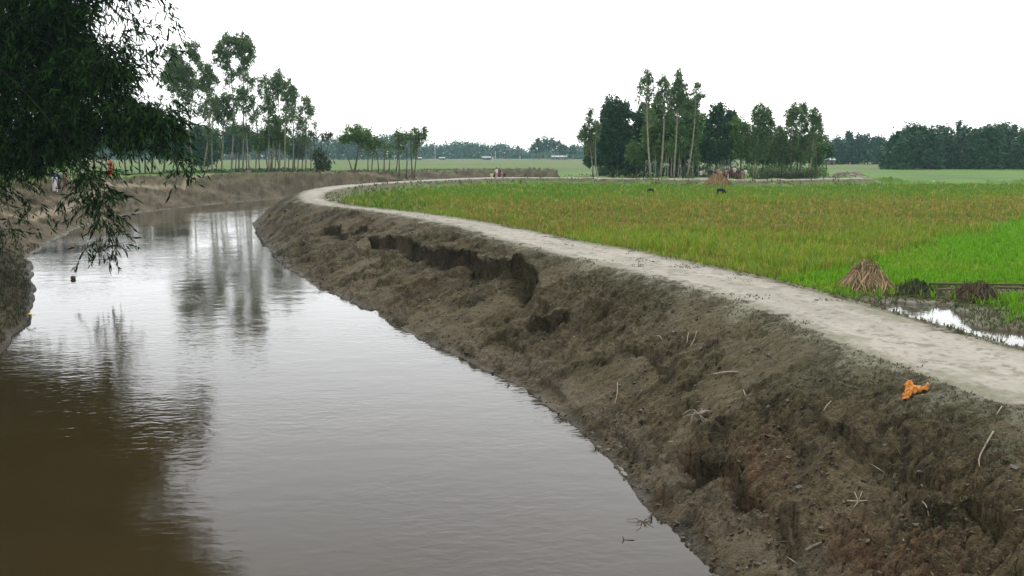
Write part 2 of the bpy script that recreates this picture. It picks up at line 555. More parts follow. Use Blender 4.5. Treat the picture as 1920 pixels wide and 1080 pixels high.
def cast(px, py, fn=None, t0=6.0, t1=300.0, n=1500):
    """where a picture ray meets the ground"""
    fn = fn or base_height
    dx, dy, dz = (float(v) for v in ray(px, py))
    ts = np.geomspace(t0, t1, n)
    h = fn(dx * ts, dy * ts)
    under = CAMZ + dz * ts < h
    k = int(np.argmax(under)) if under.any() else n - 1
    tt = ts[k]
    return np.array([dx * tt, dy * tt, float(h[k])])


for trace, amp, reach in SCARS:
    pl = np.array([cast(a, b, n=900)[:2] for a, b in trace])
    zt, mm = base_height(pl[:, 0], pl[:, 1], True)
    _scars.append((pl, mm["t"], amp, reach))


def height(x, y, masks=False):
    x = np.asarray(x, np.float32); y = np.asarray(y, np.float32)
    z, m = base_height(x, y, True)
    dW, dR, t = m["dW"], m["dR"], m["t"]
    rb = (~m["left"]) & (~m["field"]) & (dR > 0) & (dW > -.3)
    fresh = np.zeros(x.shape, np.float32); lipm = np.zeros(x.shape, np.float32)
    sub = rb & (y < 70)
    if sub.any():
        xs, ys, tsb = x[sub], y[sub], t[sub]
        xw = xs + .15 * fbm(xs * 1.9, ys * 1.9, 31, 2, .4); yw = ys + .15 * fbm(xs * 1.9, ys * 1.9, 47, 2, .4)
        lp_ = np.zeros(xs.shape, np.float32); dz = np.zeros(xs.shape, np.float32); fr = np.zeros(xs.shape, np.float32)
        for pl, tl, amp, reach in _scars:
            lo = pl.min(0) - 3; hi = pl.max(0) + 3
            q = (xs > lo[0]) & (xs < hi[0]) & (ys > lo[1]) & (ys < hi[1])
            if not q.any():
                continue
            d, pos = dist_pl(xw[q], yw[q], pl, True)
            n = len(pl) - 1
            tt = np.interp(pos, np.arange(n + 1), tl)
            endf = smooth(pos, 0, 1.2) * smooth(n - pos, 0, 1.2) if n > 2 else 1
            endf = np.maximum(endf, .15)
            s = np.where(tsb[q] < tt, d, -d)
            grow = (.50 + .55 * pos / n) if amp > .7 else 1.0
            a = amp * endf * grow * (1 + .5 * fbm(xs[q] * 1.5, ys[q] * 1.5, 71, 2))
            drop = np.where(s > 0, a * smooth(s, 0, .06 + .20 * amp) * np.exp(-np.maximum(s - .1, 0) / reach), 0)
            if amp < .4:
                drop = drop + .13 * endf * np.exp(-((s - .02) / .04) ** 2)
            lip = np.where(s <= 0, .05 * amp * np.exp(s / .25), 0)
            dz[q] += lip - drop
            lp_[q] = np.maximum(lp_[q], np.exp(-((s + .02) / .09) ** 2) * np.minimum(a * 1.5, 1))
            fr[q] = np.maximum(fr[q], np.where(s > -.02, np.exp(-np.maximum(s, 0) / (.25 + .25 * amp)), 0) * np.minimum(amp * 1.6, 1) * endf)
        z = z.copy(); z[sub] = np.maximum(z[sub] + dz, np.minimum(z[sub], .03 + .1 * (tsb > .1)))
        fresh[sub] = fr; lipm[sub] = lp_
    # clods, ruts and slumped lumps
    rough = np.where(rb, smooth(dR, 0, .9) * smooth(dW, -.1, .35), 0) + np.where(m["left"] & (dW > 0) & (m["dWL"] < 12), (.9 + 1.6 * smooth(y, 45, 70)) * smooth(dW, 0, 1.2), 0)
    k1 = fbm(x * .55, y * .55, 3, 2)
    k2 = fbm(x * 2.3, y * 2.3, 13, 3, .6)
    k3 = fbm(x * 8.0, y * 8.0, 23, 3, .6)
    calm = smooth(fbm(x * .6, y * .6, 97, 3, .55) + .12 * np.exp(-dW / .4), .04, .22)
    rid = (0.35 - np.abs(fbm(x * 4.2 + k2, y * 4.2 - k2, 37, 2)))
    patch = smooth(fbm(x * .45, y * .45, 91, 2), -.2, .3)
    k4 = fbm(x * 21.0, y * 21.0, 29, 2, .6)
    rough = rough * (1 - .58 * calm)
    z = z + (.07 + .09 * smooth(y, 14, 30)) * rough * np.where(rb, smooth(fbm(x * 1.25 + .5 * y, y * 1.25 - .5 * x, 99, 2), .12, .30), 0)
    z = z + rough * (.045 * k4 * np.clip(1.3 - y / 40, 0, 1) + (.17 + .09 * smooth(y, 14, 30)) * k1 + (.085 + .065 * smooth(y, 14, 30)) * k2 + (.04 + .06 * patch) * k3 + .10 * patch * rid - .02)
    cl = rb & (y < 48) & (rough > .05)
    if cl.any():
        xc, yc = x[cl], y[cl]
        wx_, wy_ = xc + .10 * fbm(xc * 3, yc * 3, 611, 2), yc + .10 * fbm(xc * 3, yc * 3, 617, 2)
        a1, b1, i1 = worley(wx_ * 3.4 + wy_ * 1.2, wy_ * 4.2 - wx_ * 1.0, 5)
        a2, b2, i2 = worley(wx_ * 9.5, wy_ * 9.5, 15)
        dens = smooth(fbm(xc * .55, yc * .55, 623, 3, .6), -.18, .22)
        z = z.copy()
        z[cl] += rough[cl] * dens * (.075 * (smooth(b1 - a1, 0, .18) - 1) + .045 * (i1 - .5) + .038 * (smooth(b2 - a2, 0, .3) - 1) + .03 * (i2 - .5)) * np.clip(.45 + yc / 30, .6, 1.2)
    # wheel and foot wear of the road
    z = z + np.where(dR < 0, (.010 + .016 * smooth(y, 18, 40)) * k2 + .012 * k3 - .022 * (np.exp(-((m['lat'] - .3) / .08) ** 2) + np.exp(-((m['lat'] - .7) / .08) ** 2)), 0)
    z = z + np.where(m["field"] & (dR > 0), (.08 * k2 * smooth(dR, 0, .6) + .03 * k3) * (.25 + .75 * smooth(m["dP"], .2, 1.2)) * (1 - .93 * smooth(dR, .9, 1.6)), 0)
    far = (m["left"] & (m["dWL"] >= 12)) | (m["beyond"] > .5)
    z = z + np.where(far & (dW > 0), .12 * k1, 0)
    if not masks:
        return z
    m.update(fresh=fresh, lip=lipm, calm=calm, rb=rb, k1=k1, k2=k2, k3=k3, patch=patch, rid=rid)
    return z, m


def lerp(a, b, w):
    return a * (1 - w)[:, None] + np.asarray(b, np.float32) * w[:, None]


def bund_side(x, y):
    (ax, ay), (bx, by) = BUND_A
    return ((bx - ax) * (y - ay) - (by - ay) * (x - ax)) / math.hypot(bx - ax, by - ay)     # > 0 on the far plot


def crop_colour(x, y, rg=None):
    """colour of the standing crop by plot"""
    n = len(x)
    w1 = fbm(x * .09, y * .06, 201, 3); w2 = fbm(x * .4, y * .4, 207, 3)
    c = np.zeros((n, 3), np.float32) + np.array((.185, .250, .020), np.float32)                # yellow green
    brown = smooth(y + 26 * w1, 36, 50) * (1 - smooth(y + 20 * w1, 66, 80)) * smooth(x + 10 * w1 + .16 * y, 3.0, 9.0)
    brown = np.clip(brown + .5 * smooth(w2, .05, .35) * (y < 72), 0, 1)
    c = lerp(c, (.180, .155, .034), brown * .8)
    green = smooth(y + 14 * w1, 70, 84)
    c = lerp(c, (.100, .205, .016), green)
    leftg = smooth(-x - .1 * y + 6 * w1, -1.5, 3.5) * smooth(y, 40, 52)
    c = lerp(c, (.085, .165, .014), leftg)
    bs = bund_side(x, y)
    lush = smooth(-bs + 1.2 * w2 + 1.5 * w1, -.3, .5)
    c = lerp(c, (.120, .270, .010), lush)
    c = lerp(c, (.165, .265, .018), smooth(w2, 0, .4) * lush * .7)
    return c * 1.22, lush, brown


# ---- terrain grid: fine near the camera, coarse far away
us = np.arange(-.72, .7201, .00145)
ext = .72 + np.cumsum(.004 * 1.13 ** np.arange(36))
us = np.concatenate([-ext[::-1], us, ext])
ys = [3.0]
while ys[-1] < 1500:
    Y = ys[-1]
    ys.append(Y + (.06 if Y < 7 else (.0024 if Y < 45 else .0034) * Y if Y < 75 else .007 * Y if Y < 170 else .03 * Y))
ys = np.array(ys)
GX = (us[None, :] * ys[:, None]); GY = np.broadcast_to(ys[:, None], GX.shape)
gx, gy = GX.ravel().astype(np.float32), GY.ravel().astype(np.float32)
gz, gm = height(gx, gy, True)


def ground_colour(x, y, z, m):
    n = len(x)
    f1 = fbm(x * .35, y * .35, 101, 4, .6); f2 = fbm(x * 1.6, y * 1.6, 111, 4, .65); f3 = fbm(x * 6, y * 6, 121, 3, .7)
    dW, dR = m["dW"], m["dR"]
    wet = np.zeros(n, np.float32)
    # mud of both banks
    c = np.zeros((n, 3), np.float32) + np.array((.072, .057, .029), np.float32)
    c = lerp(c, (.064, .054, .024), smooth(f1, -.1, .35))
    c = lerp(c, (.108, .088, .054), smooth(f2 + .4 * f1, .12, .5) * .8)
    c = lerp(c, (.024, .018, .009), smooth(-f2 - .5 * f3, .15, .55) * .8)
    for (px, py, r) in [(1345, 893, .75), (1305, 880, .6), (1430, 915, .45), (1640, 1060, .9), (1200, 700, .5)]:
        g = _red[(px, py)]
        c = lerp(c, (.085, .045, .023), np.exp(-((x - g[0]) ** 2 + (y - g[1]) ** 2) / (r * r)) * smooth(f3 + f2, -.3, .3) * .75)
    c = lerp(c, (.028, .022, .014), m["fresh"] * .75)  # damp exposed soil, with shadow of scarp faces and cracks painted in
    c = lerp(c, (.056, .054, .027), np.where(m["rb"], smooth(1.3 - dR + 1.4 * f2 + .9 * f1, .3, 1.2), 0) * .65)      # short weeds at the shoulder
    c = lerp(c, (.088, .073, .041), np.where(m['rb'], m['calm'] * .5, 0))
    lf = m["left"]
    c = lerp(c, (.074, .059, .037), np.where(lf, smooth(y, 40, 60) * (1 - smooth(dW, 2, 7)), 0) * .75)
    c = lerp(c, (.058, .056, .024), np.where(lf & (m["dWL"] < 12), smooth(dW + 5 * f1, 4, 9) * .55, 0))
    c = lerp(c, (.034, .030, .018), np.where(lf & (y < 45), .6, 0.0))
    f4 = fbm(x * 1.1, y * .55, 151, 3, .65)
    c = lerp(c, (.046, .036, .020), smooth(f4, .04, .28) * smooth(y, 30, 60) * .92)
    c = lerp(c, (.108, .088, .054), smooth(-f4, .15, .45) * smooth(y, 30, 60) * .5)
    w = 1 - smooth(dW + .15 * f2, 0.02, .30 + .1 * f1)
    c = c * (1 - .38 * w[:, None]); wet = np.maximum(wet, w * .8)
    lip = smooth(dW + .2 * f2, .15, .4) * (1 - smooth(dW + .2 * f2, .5, .9))
    c = lerp(c, (.120, .102, .072), np.where(m["rb"], lip * .45, 0))
    # far grassland
    far = (lf & (m["dWL"] > 9)) | (m["beyond"] > .5)
    g1 = fbm(x * .02, y * .035, 131, 3); g2 = fbm(x * .15, y * .3, 141, 3)
    gc = np.zeros((n, 3), np.float32) + np.array((.078, .102, .012), np.float32)
    gc = lerp(gc, (.062, .140, .008), 1 - smooth(y + 60 * g1, 150, 230))
    gc = lerp(gc, (.042, .102, .009), smooth(g1, -.05, .2))
    gc = lerp(gc, (.095, .092, .024), smooth(g2, .1, .5) * .6)
    gc = lerp(gc, (.066, .084, .024), smooth(y, 250, 600) * .8)
    for yb, ww in ((152, 1.2), (176, 1.0), (218, 1.6), (262, 2.5), (345, 4), (470, 6)):        # low bunds between the far plots
        gc = lerp(gc, (.060, .075, .030), np.exp(-((y - yb - .05 * x - 9 * g1) / ww) ** 2) * .7)
    c = np.where(far[:, None], lerp(c, gc[0], np.zeros(n)) * 0 + lerp(c, (0, 0, 0), np.zeros(n)) * (1 - smooth(m["dWL"] + 4 * f1, 9, 13) * (m["beyond"] < .5) - (m["beyond"] >= .5))[:, None]
                 + gc * (smooth(m["dWL"] + 4 * f1, 9, 13) * (m["beyond"] < .5) + (m["beyond"] >= .5))[:, None], c)
    # fields on the right
    cc, lush, brown = crop_colour(x, y)
    soil = lerp(np.zeros((n, 3), np.float32) + np.array((.066, .056, .030), np.float32), (.075, .072, .03), smooth(f2, -.2, .3))
    nr_ = 1.3 * (1 - smooth(y, 25, 31))
    cov = smooth(dR + .8 * f2, .5 + nr_, 1.6 + nr_ + .9 * smooth(y, 40, 70))
    cov = cov * (.55 + .45 * np.maximum(smooth(y, 55, 90), lush))
    fc = soil * (1 - cov)[:, None] + cc * .52 * cov[:, None]
    cov = cov * smooth(dist_pl(x, y, np.array([P(1735, 545, 1.55)[:2], P(1995, 545, 1.55)[:2]])) + .5 * f2, .6, 1.3)
    cov = cov * np.where(dR < 9, smooth(m['dP'] + f2, .5, 2.2), 1)
    fc = soil * (1 - cov)[:, None] + cc * .52 * cov[:, None]
    fl = smooth(y, 112, 135)
    fc = fc * (1 - fl)[:, None] + lerp(gc, (.070, .145, .022), (1 - smooth(y, 160, 260)) * .7) * fl[:, None]
    for yb, ww in ((128, .7), (150, .9), (163, 1.0), (190, 1.4)):
        fc = lerp(fc, (.21, .22, .085), np.exp(-((y - yb + .04 * x - 6 * g1) / ww) ** 2) * smooth(g2, -.1, .1) * .6)
    pw = smooth(-m["dP"] + .5 * f2, -1.1, .1) * (dR < 9)
    fc = lerp(fc, (.085, .078, .050), pw * .8)
    wet = np.where(m["field"], np.maximum(wet, pw * .7), wet)
    c = np.where(m["field"][:, None], fc, c)
    # road dust, drifting over its edges
    rw = smooth(-dR + .75 * f2 + .45 * f3, -.40, .32)
    rc = np.zeros((n, 3), np.float32) + np.array((.232, .215, .175), np.float32)
    rc = lerp(rc, (.275, .255, .21), smooth(f1, -.1, .3))
    qr = m['lat'] + .05 * f1
    trk = np.exp(-((qr - .30) / .09) ** 2) + np.exp(-((qr - .70) / .09) ** 2)
    rc = lerp(rc, (.285, .268, .225), np.clip(trk, 0, 1) * .6)
    rc = lerp(rc, (.165, .158, .110), smooth(f2 + .7 * f3, .10, .42) * np.exp(-((qr - .5) / .12) ** 2) * .6)
    rc = lerp(rc, (.10, .092, .062), smooth(f3, .30, .5) * .5)
    rc = lerp(rc, (.165, .156, .112), smooth(f3 + f2, .15, .55) * .40)
    rc = lerp(rc, (.115, .115, .065), smooth(dR + .9 * f2, -.55, .1) * .55)
    c = c * (1 - rw)[:, None] + rc * rw[:, None]
    fw = dist_pl(x, y, FOOT)
    fp = (1 - smooth(fw + .4 * f2, .2, .6)) * lf
    c = lerp(c, (.185, .155, .105), fp * .85)
    return np.clip(c, .004, .9), wet


_red = {k: cast(*k) for k in [(1345, 893), (1305, 880), (1430, 915), (1640, 1060), (1200, 700)]}
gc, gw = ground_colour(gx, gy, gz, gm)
V = np.stack([gx, gy, gz], -1)
jj = gm["rb"] & (gy < 60)
V[:, 0] += np.where(jj, .05 * fbm(gx * 6, gy * 6, 301, 2), 0)
V[:, 1] += np.where(jj, .05 * fbm(gx * 6, gy * 6, 311, 2), 0)
V[:, 0] -= .15 * gm['lip']; V[:, 1] -= .07 * gm['lip']; V[:, 2] -= .03 * gm['lip']
fx_ = gm['fresh'] * smooth(gm['fresh'], .1, .5) * .16
V[:, 0] += fx_ * fbm(gx * 4 + gz * 6, gy * 4 - gz * 5, 321, 3, .6)
V[:, 1] += fx_ * fbm(gx * 4 - gz * 5, gy * 4 + gz * 6, 331, 3, .6)
grh = np.where(gm['rb'] | gm['left'], 1 - .4 * gm['calm'], 1.0)
nr, ncol = GX.shape
ii = (np.arange(nr - 1)[:, None] * ncol + np.arange(ncol - 1)[None, :]).ravel()
Q = np.stack([ii, ii + 1, ii + ncol + 1, ii + ncol], -1)
fmean = lambda a: a[Q].mean(1)
fdW, fdR = fmean(gm["dW"]), fmean(gm["dR"])
ffield = gm["field"][Q].sum(1) >= 2
fleft = gm["left"][Q].sum(1) >= 2
fbey = fmean(gm["beyond"]) > .5
fpath = fmean(dist_pl(gx, gy, FOOT)) < .6
cls = np.zeros(len(Q), np.int8)                                       # 0 near bank
cls[fleft & (fmean(gm["dWL"]) <= 11)] = 1                              # far bank
cls[(fleft & (fmean(gm["dWL"]) > 11)) | fbey] = 2                      # far grassland
cls[ffield] = 3
cls[fpath & fleft & (fdW > .5)] = 5
cls[fdR < 0] = 4
cls[fdW < -2.2] = -1                                                  # deep river bed is never seen
R4, C4 = (nr - 1) // 4, (ncol - 1) // 4                              # plain field and grassland: one face in place of sixteen
blk = lambda a: a.reshape(nr - 1, ncol - 1)[:R4 * 4, :C4 * 4].reshape(R4, 4, C4, 4)
cb = blk(cls)
okb = (cb == cb[:, :1, :, :1]).all((1, 3)) & ((blk(fdR).min((1, 3)) > 1.2)) & (blk(fmean(gm["dP"])).min((1, 3)) > 1.2)
okb &= (cb[:, 0, :, 0] == 3) | (cb[:, 0, :, 0] == 2)
bi, bj = np.nonzero(okb)
i0 = bi * 4 * ncol + bj * 4
QB = np.stack([i0, i0 + 4, i0 + 4 * ncol + 4, i0 + 4 * ncol], -1)
QBc = cb[:, 0, :, 0][okb]
full = np.zeros((nr - 1, ncol - 1), bool)
full[:R4 * 4, :C4 * 4] = np.repeat(np.repeat(okb, 4, 0), 4, 1)
cls[full.ravel()] = -1
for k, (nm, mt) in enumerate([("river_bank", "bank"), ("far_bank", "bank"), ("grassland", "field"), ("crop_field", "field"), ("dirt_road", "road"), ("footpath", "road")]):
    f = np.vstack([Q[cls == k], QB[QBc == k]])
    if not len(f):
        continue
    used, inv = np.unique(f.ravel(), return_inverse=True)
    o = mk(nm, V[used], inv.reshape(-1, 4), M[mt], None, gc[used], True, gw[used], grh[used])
    tag(o, kind="structure")

# ------------------------------------------------------------------ water
wx = np.concatenate([np.linspace(-60, 12, 60)]); wy = np.linspace(-8, 135, 100)
WX, WYY = np.meshgrid(wx, wy)
n0 = WX.shape[1]
qi = (np.arange(len(wy) - 1)[:, None] * n0 + np.arange(n0 - 1)[None, :]).ravel()
wq = np.stack([qi, qi + 1, qi + n0 + 1, qi + n0], -1)
cx_, cy_ = WX.ravel()[wq].mean(1), WYY.ravel()[wq].mean(1)
near = inside(cx_, cy_, RIVERPOLY) | (np.minimum(dist_pl(cx_, cy_, WR), dist_pl(cx_, cy_, WL)) < 2.2)
tag(mk("river_water", np.stack([WX.ravel(), WYY.ravel(), 0 * WX.ravel()], -1), wq[near], M["water"]), kind="structure")
plo, phi = PUDDLE.min(0) - .6, PUDDLE.max(0) + .6
gxp, gyp = np.meshgrid(np.arange(plo[0], phi[0], .2), np.arange(plo[1], phi[1], .2))
n0 = gxp.shape[1]
qi = (np.arange(gxp.shape[0] - 1)[:, None] * n0 + np.arange(n0 - 1)[None, :]).ravel()
pq = np.stack([qi, qi + 1, qi + n0 + 1, qi + n0], -1)
cxp, cyp = gxp.ravel()[pq].mean(1), gyp.ravel()[pq].mean(1)
pok = inside(cxp, cyp, PUDDLE) | (dist_pl(cxp, cyp, np.vstack([PUDDLE, PUDDLE[:1]])) < .5)
tag(mk("puddle", np.stack([gxp.ravel(), gyp.ravel(), np.full(gxp.size, 1.43)], -1), pq[pok], M["puddle"]), kind="structure")

# ------------------------------------------------------------------ haze
hz, hn, hl = mat_new("haze_air")
pvn = N(hn, "ShaderNodeVolumePrincipled")
pvn.inputs["Color"].default_value = (.55, .86, .96, 1)
pvn.inputs["Density"].default_value = .00018
pvn.inputs["Anisotropy"].default_value = .2
ho = N(hn, "ShaderNodeOutputMaterial"); hl.new(pvn.outputs[0], ho.inputs["Volume"])
hb = MB(); hb.box((0, 745, 13.6), (7600, 1650, 31.8))
hob = hb.build("haze", hz); tag(hob, kind="stuff")

# ------------------------------------------------------------------ trees
ORD = ["first", "second", "third", "fourth", "fifth", "sixth", "seventh", "eighth", "ninth", "tenth", "eleventh", "twelfth", "thirteenth", "fourteenth", "fifteenth",
       "sixteenth", "seventeenth", "eighteenth", "nineteenth", "twentieth"]


def H1(x, y):
    return float(height(np.array([x]), np.array([y]))[0])


def clumps_in(c, r, k, rg):
    """k clump centres in an ellipsoid, more of them towards its skin"""
    d = rg.normal(size=(k, 3)); d /= np.linalg.norm(d, axis=1, keepdims=True)
    return np.asarray(c) + d * np.asarray(r) * (rg.random((k, 1)) ** .45)


def tree(name, label, bpx, Y, top, blobs, leaf, bark, seed, r0=.10, L=.42, Wd=.15, dens=1.0, droop=.6, group=None, stems=None, cat="tree", sub=.34, sides=6):
    """a tree at distance Y: trunk with limbs up to every foliage blob, crown of leaf clumps; blobs = (px, py, rx, ry[, density])"""
    rg = np.random.default_rng(seed)
    b = WY(bpx, 320, Y)
    x0, y0 = b[0], Y
    z0 = H1(x0, y0) - .08
    s = Y / FPX
    base = np.array([x0, y0, z0])
    t = thing(name, label, cat, base, group)
    tp = WY(top[0], top[1], Y + rg.uniform(-.6, .6))
    tb = MB()
    n = 9
    f = np.linspace(0, 1, n)
    bend = rg.normal(size=3) * .018 * np.linalg.norm(tp - base)
    path = base + (tp - base) * f[:, None] + bend * np.sin(f * math.pi)[:, None]
    tb.tube(path, r0 * (1 - .86 * f) + .012, sides)
    for sx, tx, ty in (stems or []):
        p0 = WY(sx, 320, Y + rg.uniform(-.5, .5)); p0[2] = z0
        p1 = WY(tx, ty, Y + rg.uniform(-.8, .8))
        bd = rg.normal(size=3) * .03 * np.linalg.norm(p1 - p0)
        tb.tube(p0 + (p1 - p0) * f[:, None] + bd * np.sin(f * math.pi)[:, None], r0 * .7 * (1 - .8 * f) + .012, 5)
    if leaf is M['leaf_euc'] and len(blobs) > 3:
        y0b, y1b = min(q[1] for q in blobs), max(q[1] + q[3] for q in blobs)
        wx_ = max(q[2] for q in blobs)
        blobs = list(blobs) + [(np.interp(py_, [top[1], 320], [top[0], bpx]) + rg.normal() * wx_ * .8, py_, rg.uniform(3, 6), rg.uniform(5, 9), .35) for py_ in rg.uniform(y0b + 10, y1b + 22, 9)]
    LC, LD, LL, LW = [], [], [], []
    for bl in blobs:
        px, py, rx, ry = bl[0], bl[1] + bl[3] * .12, bl[2] * 1.22, bl[3] * 1.32
        dn = bl[4] if len(bl) > 4 else 1.0
        c = WY(px, py, Y + rg.uniform(-.5, .5) * rx * s)
        r = np.array([rx * s, (rx + ry) * .5 * s, ry * s])
        # limb from the trunk to the blob
        zrel = np.clip((c[2] - r[2] * .9 - base[2]) / max(.1, tp[2] - base[2]), .15, .97)
        p0 = path[0] * 0 + np.array([np.interp(zrel * .93, f, path[:, k]) for k in range(3)])
        mid = (p0 + c) / 2 + np.array([0, 0, -.12 * np.linalg.norm(c - p0)])
        if np.linalg.norm(c - p0) > .25:
            tb.tube(np.array([p0, mid, c]), [r0 * .30 * (1 - .5 * zrel) + .012, r0 * .2 + .008, .01], 4)
        vol = rx * ry * s * s
        k = max(4, int(vol * 12 * (0.35 / sub) ** 2))
        cl = clumps_in(c, r, k, rg)
        for q in cl[: max(2, k // 3)]:
            tb.tube(np.array([c, (c + q) / 2 + rg.normal(size=3) * .05, q]), [.02, .014, .007], 3)
        per = max(5, int(38 * dn * dens))
        cr = sub * rg.uniform(.6, 1.35, k)
        cc = np.repeat(cl, per, 0) + rg.normal(size=(k * per, 3)) * np.repeat(cr, per)[:, None] * np.array([.62, .62, .85])
        D = rg.normal(size=(k * per, 3)) * (1 - droop * .5) + np.array([0, 0, -1.3 * droop])
        LC.append(cc); LD.append(D)
        LL.append(L * 1.12 * rg.uniform(.6, 1.3, k * per)); LW.append(1.15 * Wd * rg.uniform(.7, 1.3, k * per))
    tb.build("trunk", bark, t, base, True)
    Vv, Ff = leaf_cards(np.vstack(LC), np.vstack(LD), np.concatenate(LL), np.concatenate(LW), rg)
    mk("crown", Vv - base, Ff, leaf, t)
    return t


EU, MI, DK, FA = M["leaf_euc"], M["leaf_mid"], M["leaf_dark"], M["leaf_far"]
PB, DB = M["bark_pale"], M["bark_dark"]
g = "slender trees in a row along the far bank"
left_row = [
    # base px, distance, top, blobs, look
    (342, 126, (325, 88), [(322, 103, 16, 18), (330, 128, 20, 18), (318, 148, 18, 16), (335, 165, 12, 10, .7)], "tall slender tree, its crown just clear of the bamboo, {} along the far bank"),
    (363, 127, (359, 74), [(359, 88, 11, 15), (366, 106, 11, 12), (350, 140, 16, 20), (362, 165, 12, 12, .7), (345, 180, 14, 12, .6)], "slender tree with a pointed top tuft, {} along the far bank"),
    (379, 125, (388, 116), [(388, 128, 14, 12), (396, 143, 15, 11), (380, 155, 12, 12), (392, 170, 10, 10, .6), (376, 200, 9, 8, .5)], "slender tree with a flat topped crown, {} along the far bank"),
    (398, 126, (402, 182), [(398, 192, 12, 9, .7), (388, 210, 10, 9, .6), (410, 205, 9, 8, .7)], "shorter thin tree with a sparse crown, {} along the far bank"),
    (415, 128, (420, 176), [(413, 187, 17, 10), (432, 184, 14, 9), (405, 205, 13, 10), (425, 208, 16, 10), (440, 200, 9, 8), (415, 222, 10, 7, .6)], "slender tree with a dense low crown below its neighbours, {} along the far bank"),
    (433, 126, (424, 62), [(426, 72, 14, 11), (437, 78, 10, 9), (412, 92, 11, 11), (424, 98, 14, 11), (408, 110, 8, 8, .7), (422, 125, 11, 10, .7), (430, 145, 8, 9, .5)], "very tall slender tree with a rounded top, {} along the far bank"),
    (455, 127, (454, 61), [(454, 70, 12, 11), (464, 84, 11, 14), (449, 95, 11, 11), (470, 104, 8, 12, .8), (456, 118, 11, 11), (474, 95, 5, 9, .6), (448, 135, 9, 9, .6)], "tallest slender tree with a drooping crown, {} along the far bank"),
    (468, 125, (468, 126), [(458, 142, 9, 8, .7), (472, 150, 8, 9, .6), (453, 172, 11, 12), (470, 185, 10, 11, .8), (462, 205, 9, 9, .7), (475, 215, 6, 7, .5)], "pale straight slender tree with a thin crown, {} along the far bank"),
    (479, 129, (481, 200), [(480, 208, 8, 8, .6), (474, 222, 8, 7, .6), (486, 150, 5, 9, .4)], "thin tree with only a few leaf tufts, {} along the far bank"),
    (503, 126, (497, 144), [(496, 153, 8, 11), (489, 170, 6, 8, .6), (503, 180, 9, 10, .7), (494, 198, 8, 8, .5), (510, 200, 8, 8, .6)], "slender tree with a narrow crown left of a gap, {} along the far bank"),
    (524, 127, (520, 131), [(520, 141, 9, 10), (513, 155, 8, 8), (527, 158, 9, 9), (520, 176, 10, 10, .7), (511, 192, 8, 8, .6)], "tall slender tree with a small pointed crown, {} along the far bank"),
    (534, 125, (541, 149), [(541, 159, 10, 10), (549, 172, 9, 10), (536, 180, 9, 9, .8), (553, 190, 6, 9, .6), (540, 200, 10, 8, .6)], "slender tree with a full crown top, {} along the far bank"),
    (549, 128, (548, 196), [(549, 205, 8, 8, .6), (556, 218, 7, 8, .5), (542, 222, 8, 7, .5)], "shorter slender tree between two taller ones, {} along the far bank"),
    (573, 126, (571, 183), [(571, 191, 9, 9), (579, 204, 7, 10, .8), (564, 207, 7, 8, .7), (583, 216, 4, 6, .5), (560, 225, 6, 7, .4)], "slender tree at the open end of the row, {} along the far bank"),
]
for i, (b, Y, tp, bl, lab) in enumerate(left_row):
    tree("eucalyptus_tree", lab.format(ORD[i]), b, Y, tp, bl, EU, PB, 100 + i, .12, .33, .12, .8, .7, g, sub=.27)
# broader trees between and behind the row
tree("broadleaf_tree", "round green tree on three dark stems among the slender trunks", 506, 128, (512, 262), [(497, 262, 19, 10), (520, 256, 17, 9), (510, 248, 15, 8), (532, 268, 9, 8), (485, 272, 10, 8)], MI, DB, 131, .13, .40, .2, 1.1, .4, None, [(503, 494, 268), (526, 518, 270)])
tree("broadleaf_tree", "yellow green flat crowned tree high among the slender trunks", 510, 127, (515, 214), [(510, 222, 16, 6), (528, 229, 12, 6), (520, 238, 8, 5, .6)], MI, PB, 132, .10, .40, .17, .9, .4)
tree("broadleaf_tree", "dark bushy tree behind the row beside the bamboo", 378, 185, (375, 240), [(375, 252, 26, 14), (360, 270, 18, 18), (392, 272, 18, 18), (375, 290, 22, 12), (400, 292, 10, 8)], DK, DB, 133, .2, .6, .3, 1.2, .4)
tree("broadleaf_tree", "hazy round tree behind the middle of the slender row", 448, 215, (448, 240), [(440, 252, 18, 13), (458, 256, 18, 14), (448, 270, 26, 10), (428, 274, 12, 10)], FA, DB, 134, .2, .6, .3, 1.2, .4)
tree("broadleaf_tree", "hazy low tree behind the right end of the slender row", 552, 230, (552, 262), [(545, 272, 18, 10), (565, 268, 12, 10), (556, 284, 16, 8)], FA, DB, 135, .2, .6, .3, 1.2, .4)
tree("wispy_tree", "ragged tree hung with creepers at the right end of the slender row", 602, 124, (606, 248), [(604, 252, 14, 4, .6), (585, 250, 9, 3, .5), (616, 251, 8, 3, .5), (600, 295, 10, 13), (607, 312, 9, 10), (590, 300, 6, 13, .6), (615, 303, 5, 10, .6), (596, 318, 8, 7)], M["leaf_hedge"], DB, 136, .14, .4, .15, .9, .9, None, [(597, 588, 250), (606, 618, 252)])
for i, (b, tx, ty) in enumerate([(389, 391, 238), (406, 409, 246), (441, 440, 225), (448, 452, 232), (463, 459, 236), (487, 489, 240), (515, 516, 236), (541, 540, 240), (558, 560, 232), (566, 567, 244), (583, 584, 246)]):
    tree("sapling", "very thin sapling filling the row under the tall trees, {} along the far bank".format(ORD[i]), b, 124.5 + (i % 4) * .7, (tx, ty), [(tx, ty + 4, 6, 7, .7), (tx + (5 if i % 2 else -5), ty + 14, 5, 6, .5), (tx, ty + 22, 4, 6, .4)], EU, DB, 220 + i, .07, .33, .12, .7, .6, "saplings in the far bank row", sub=.27)
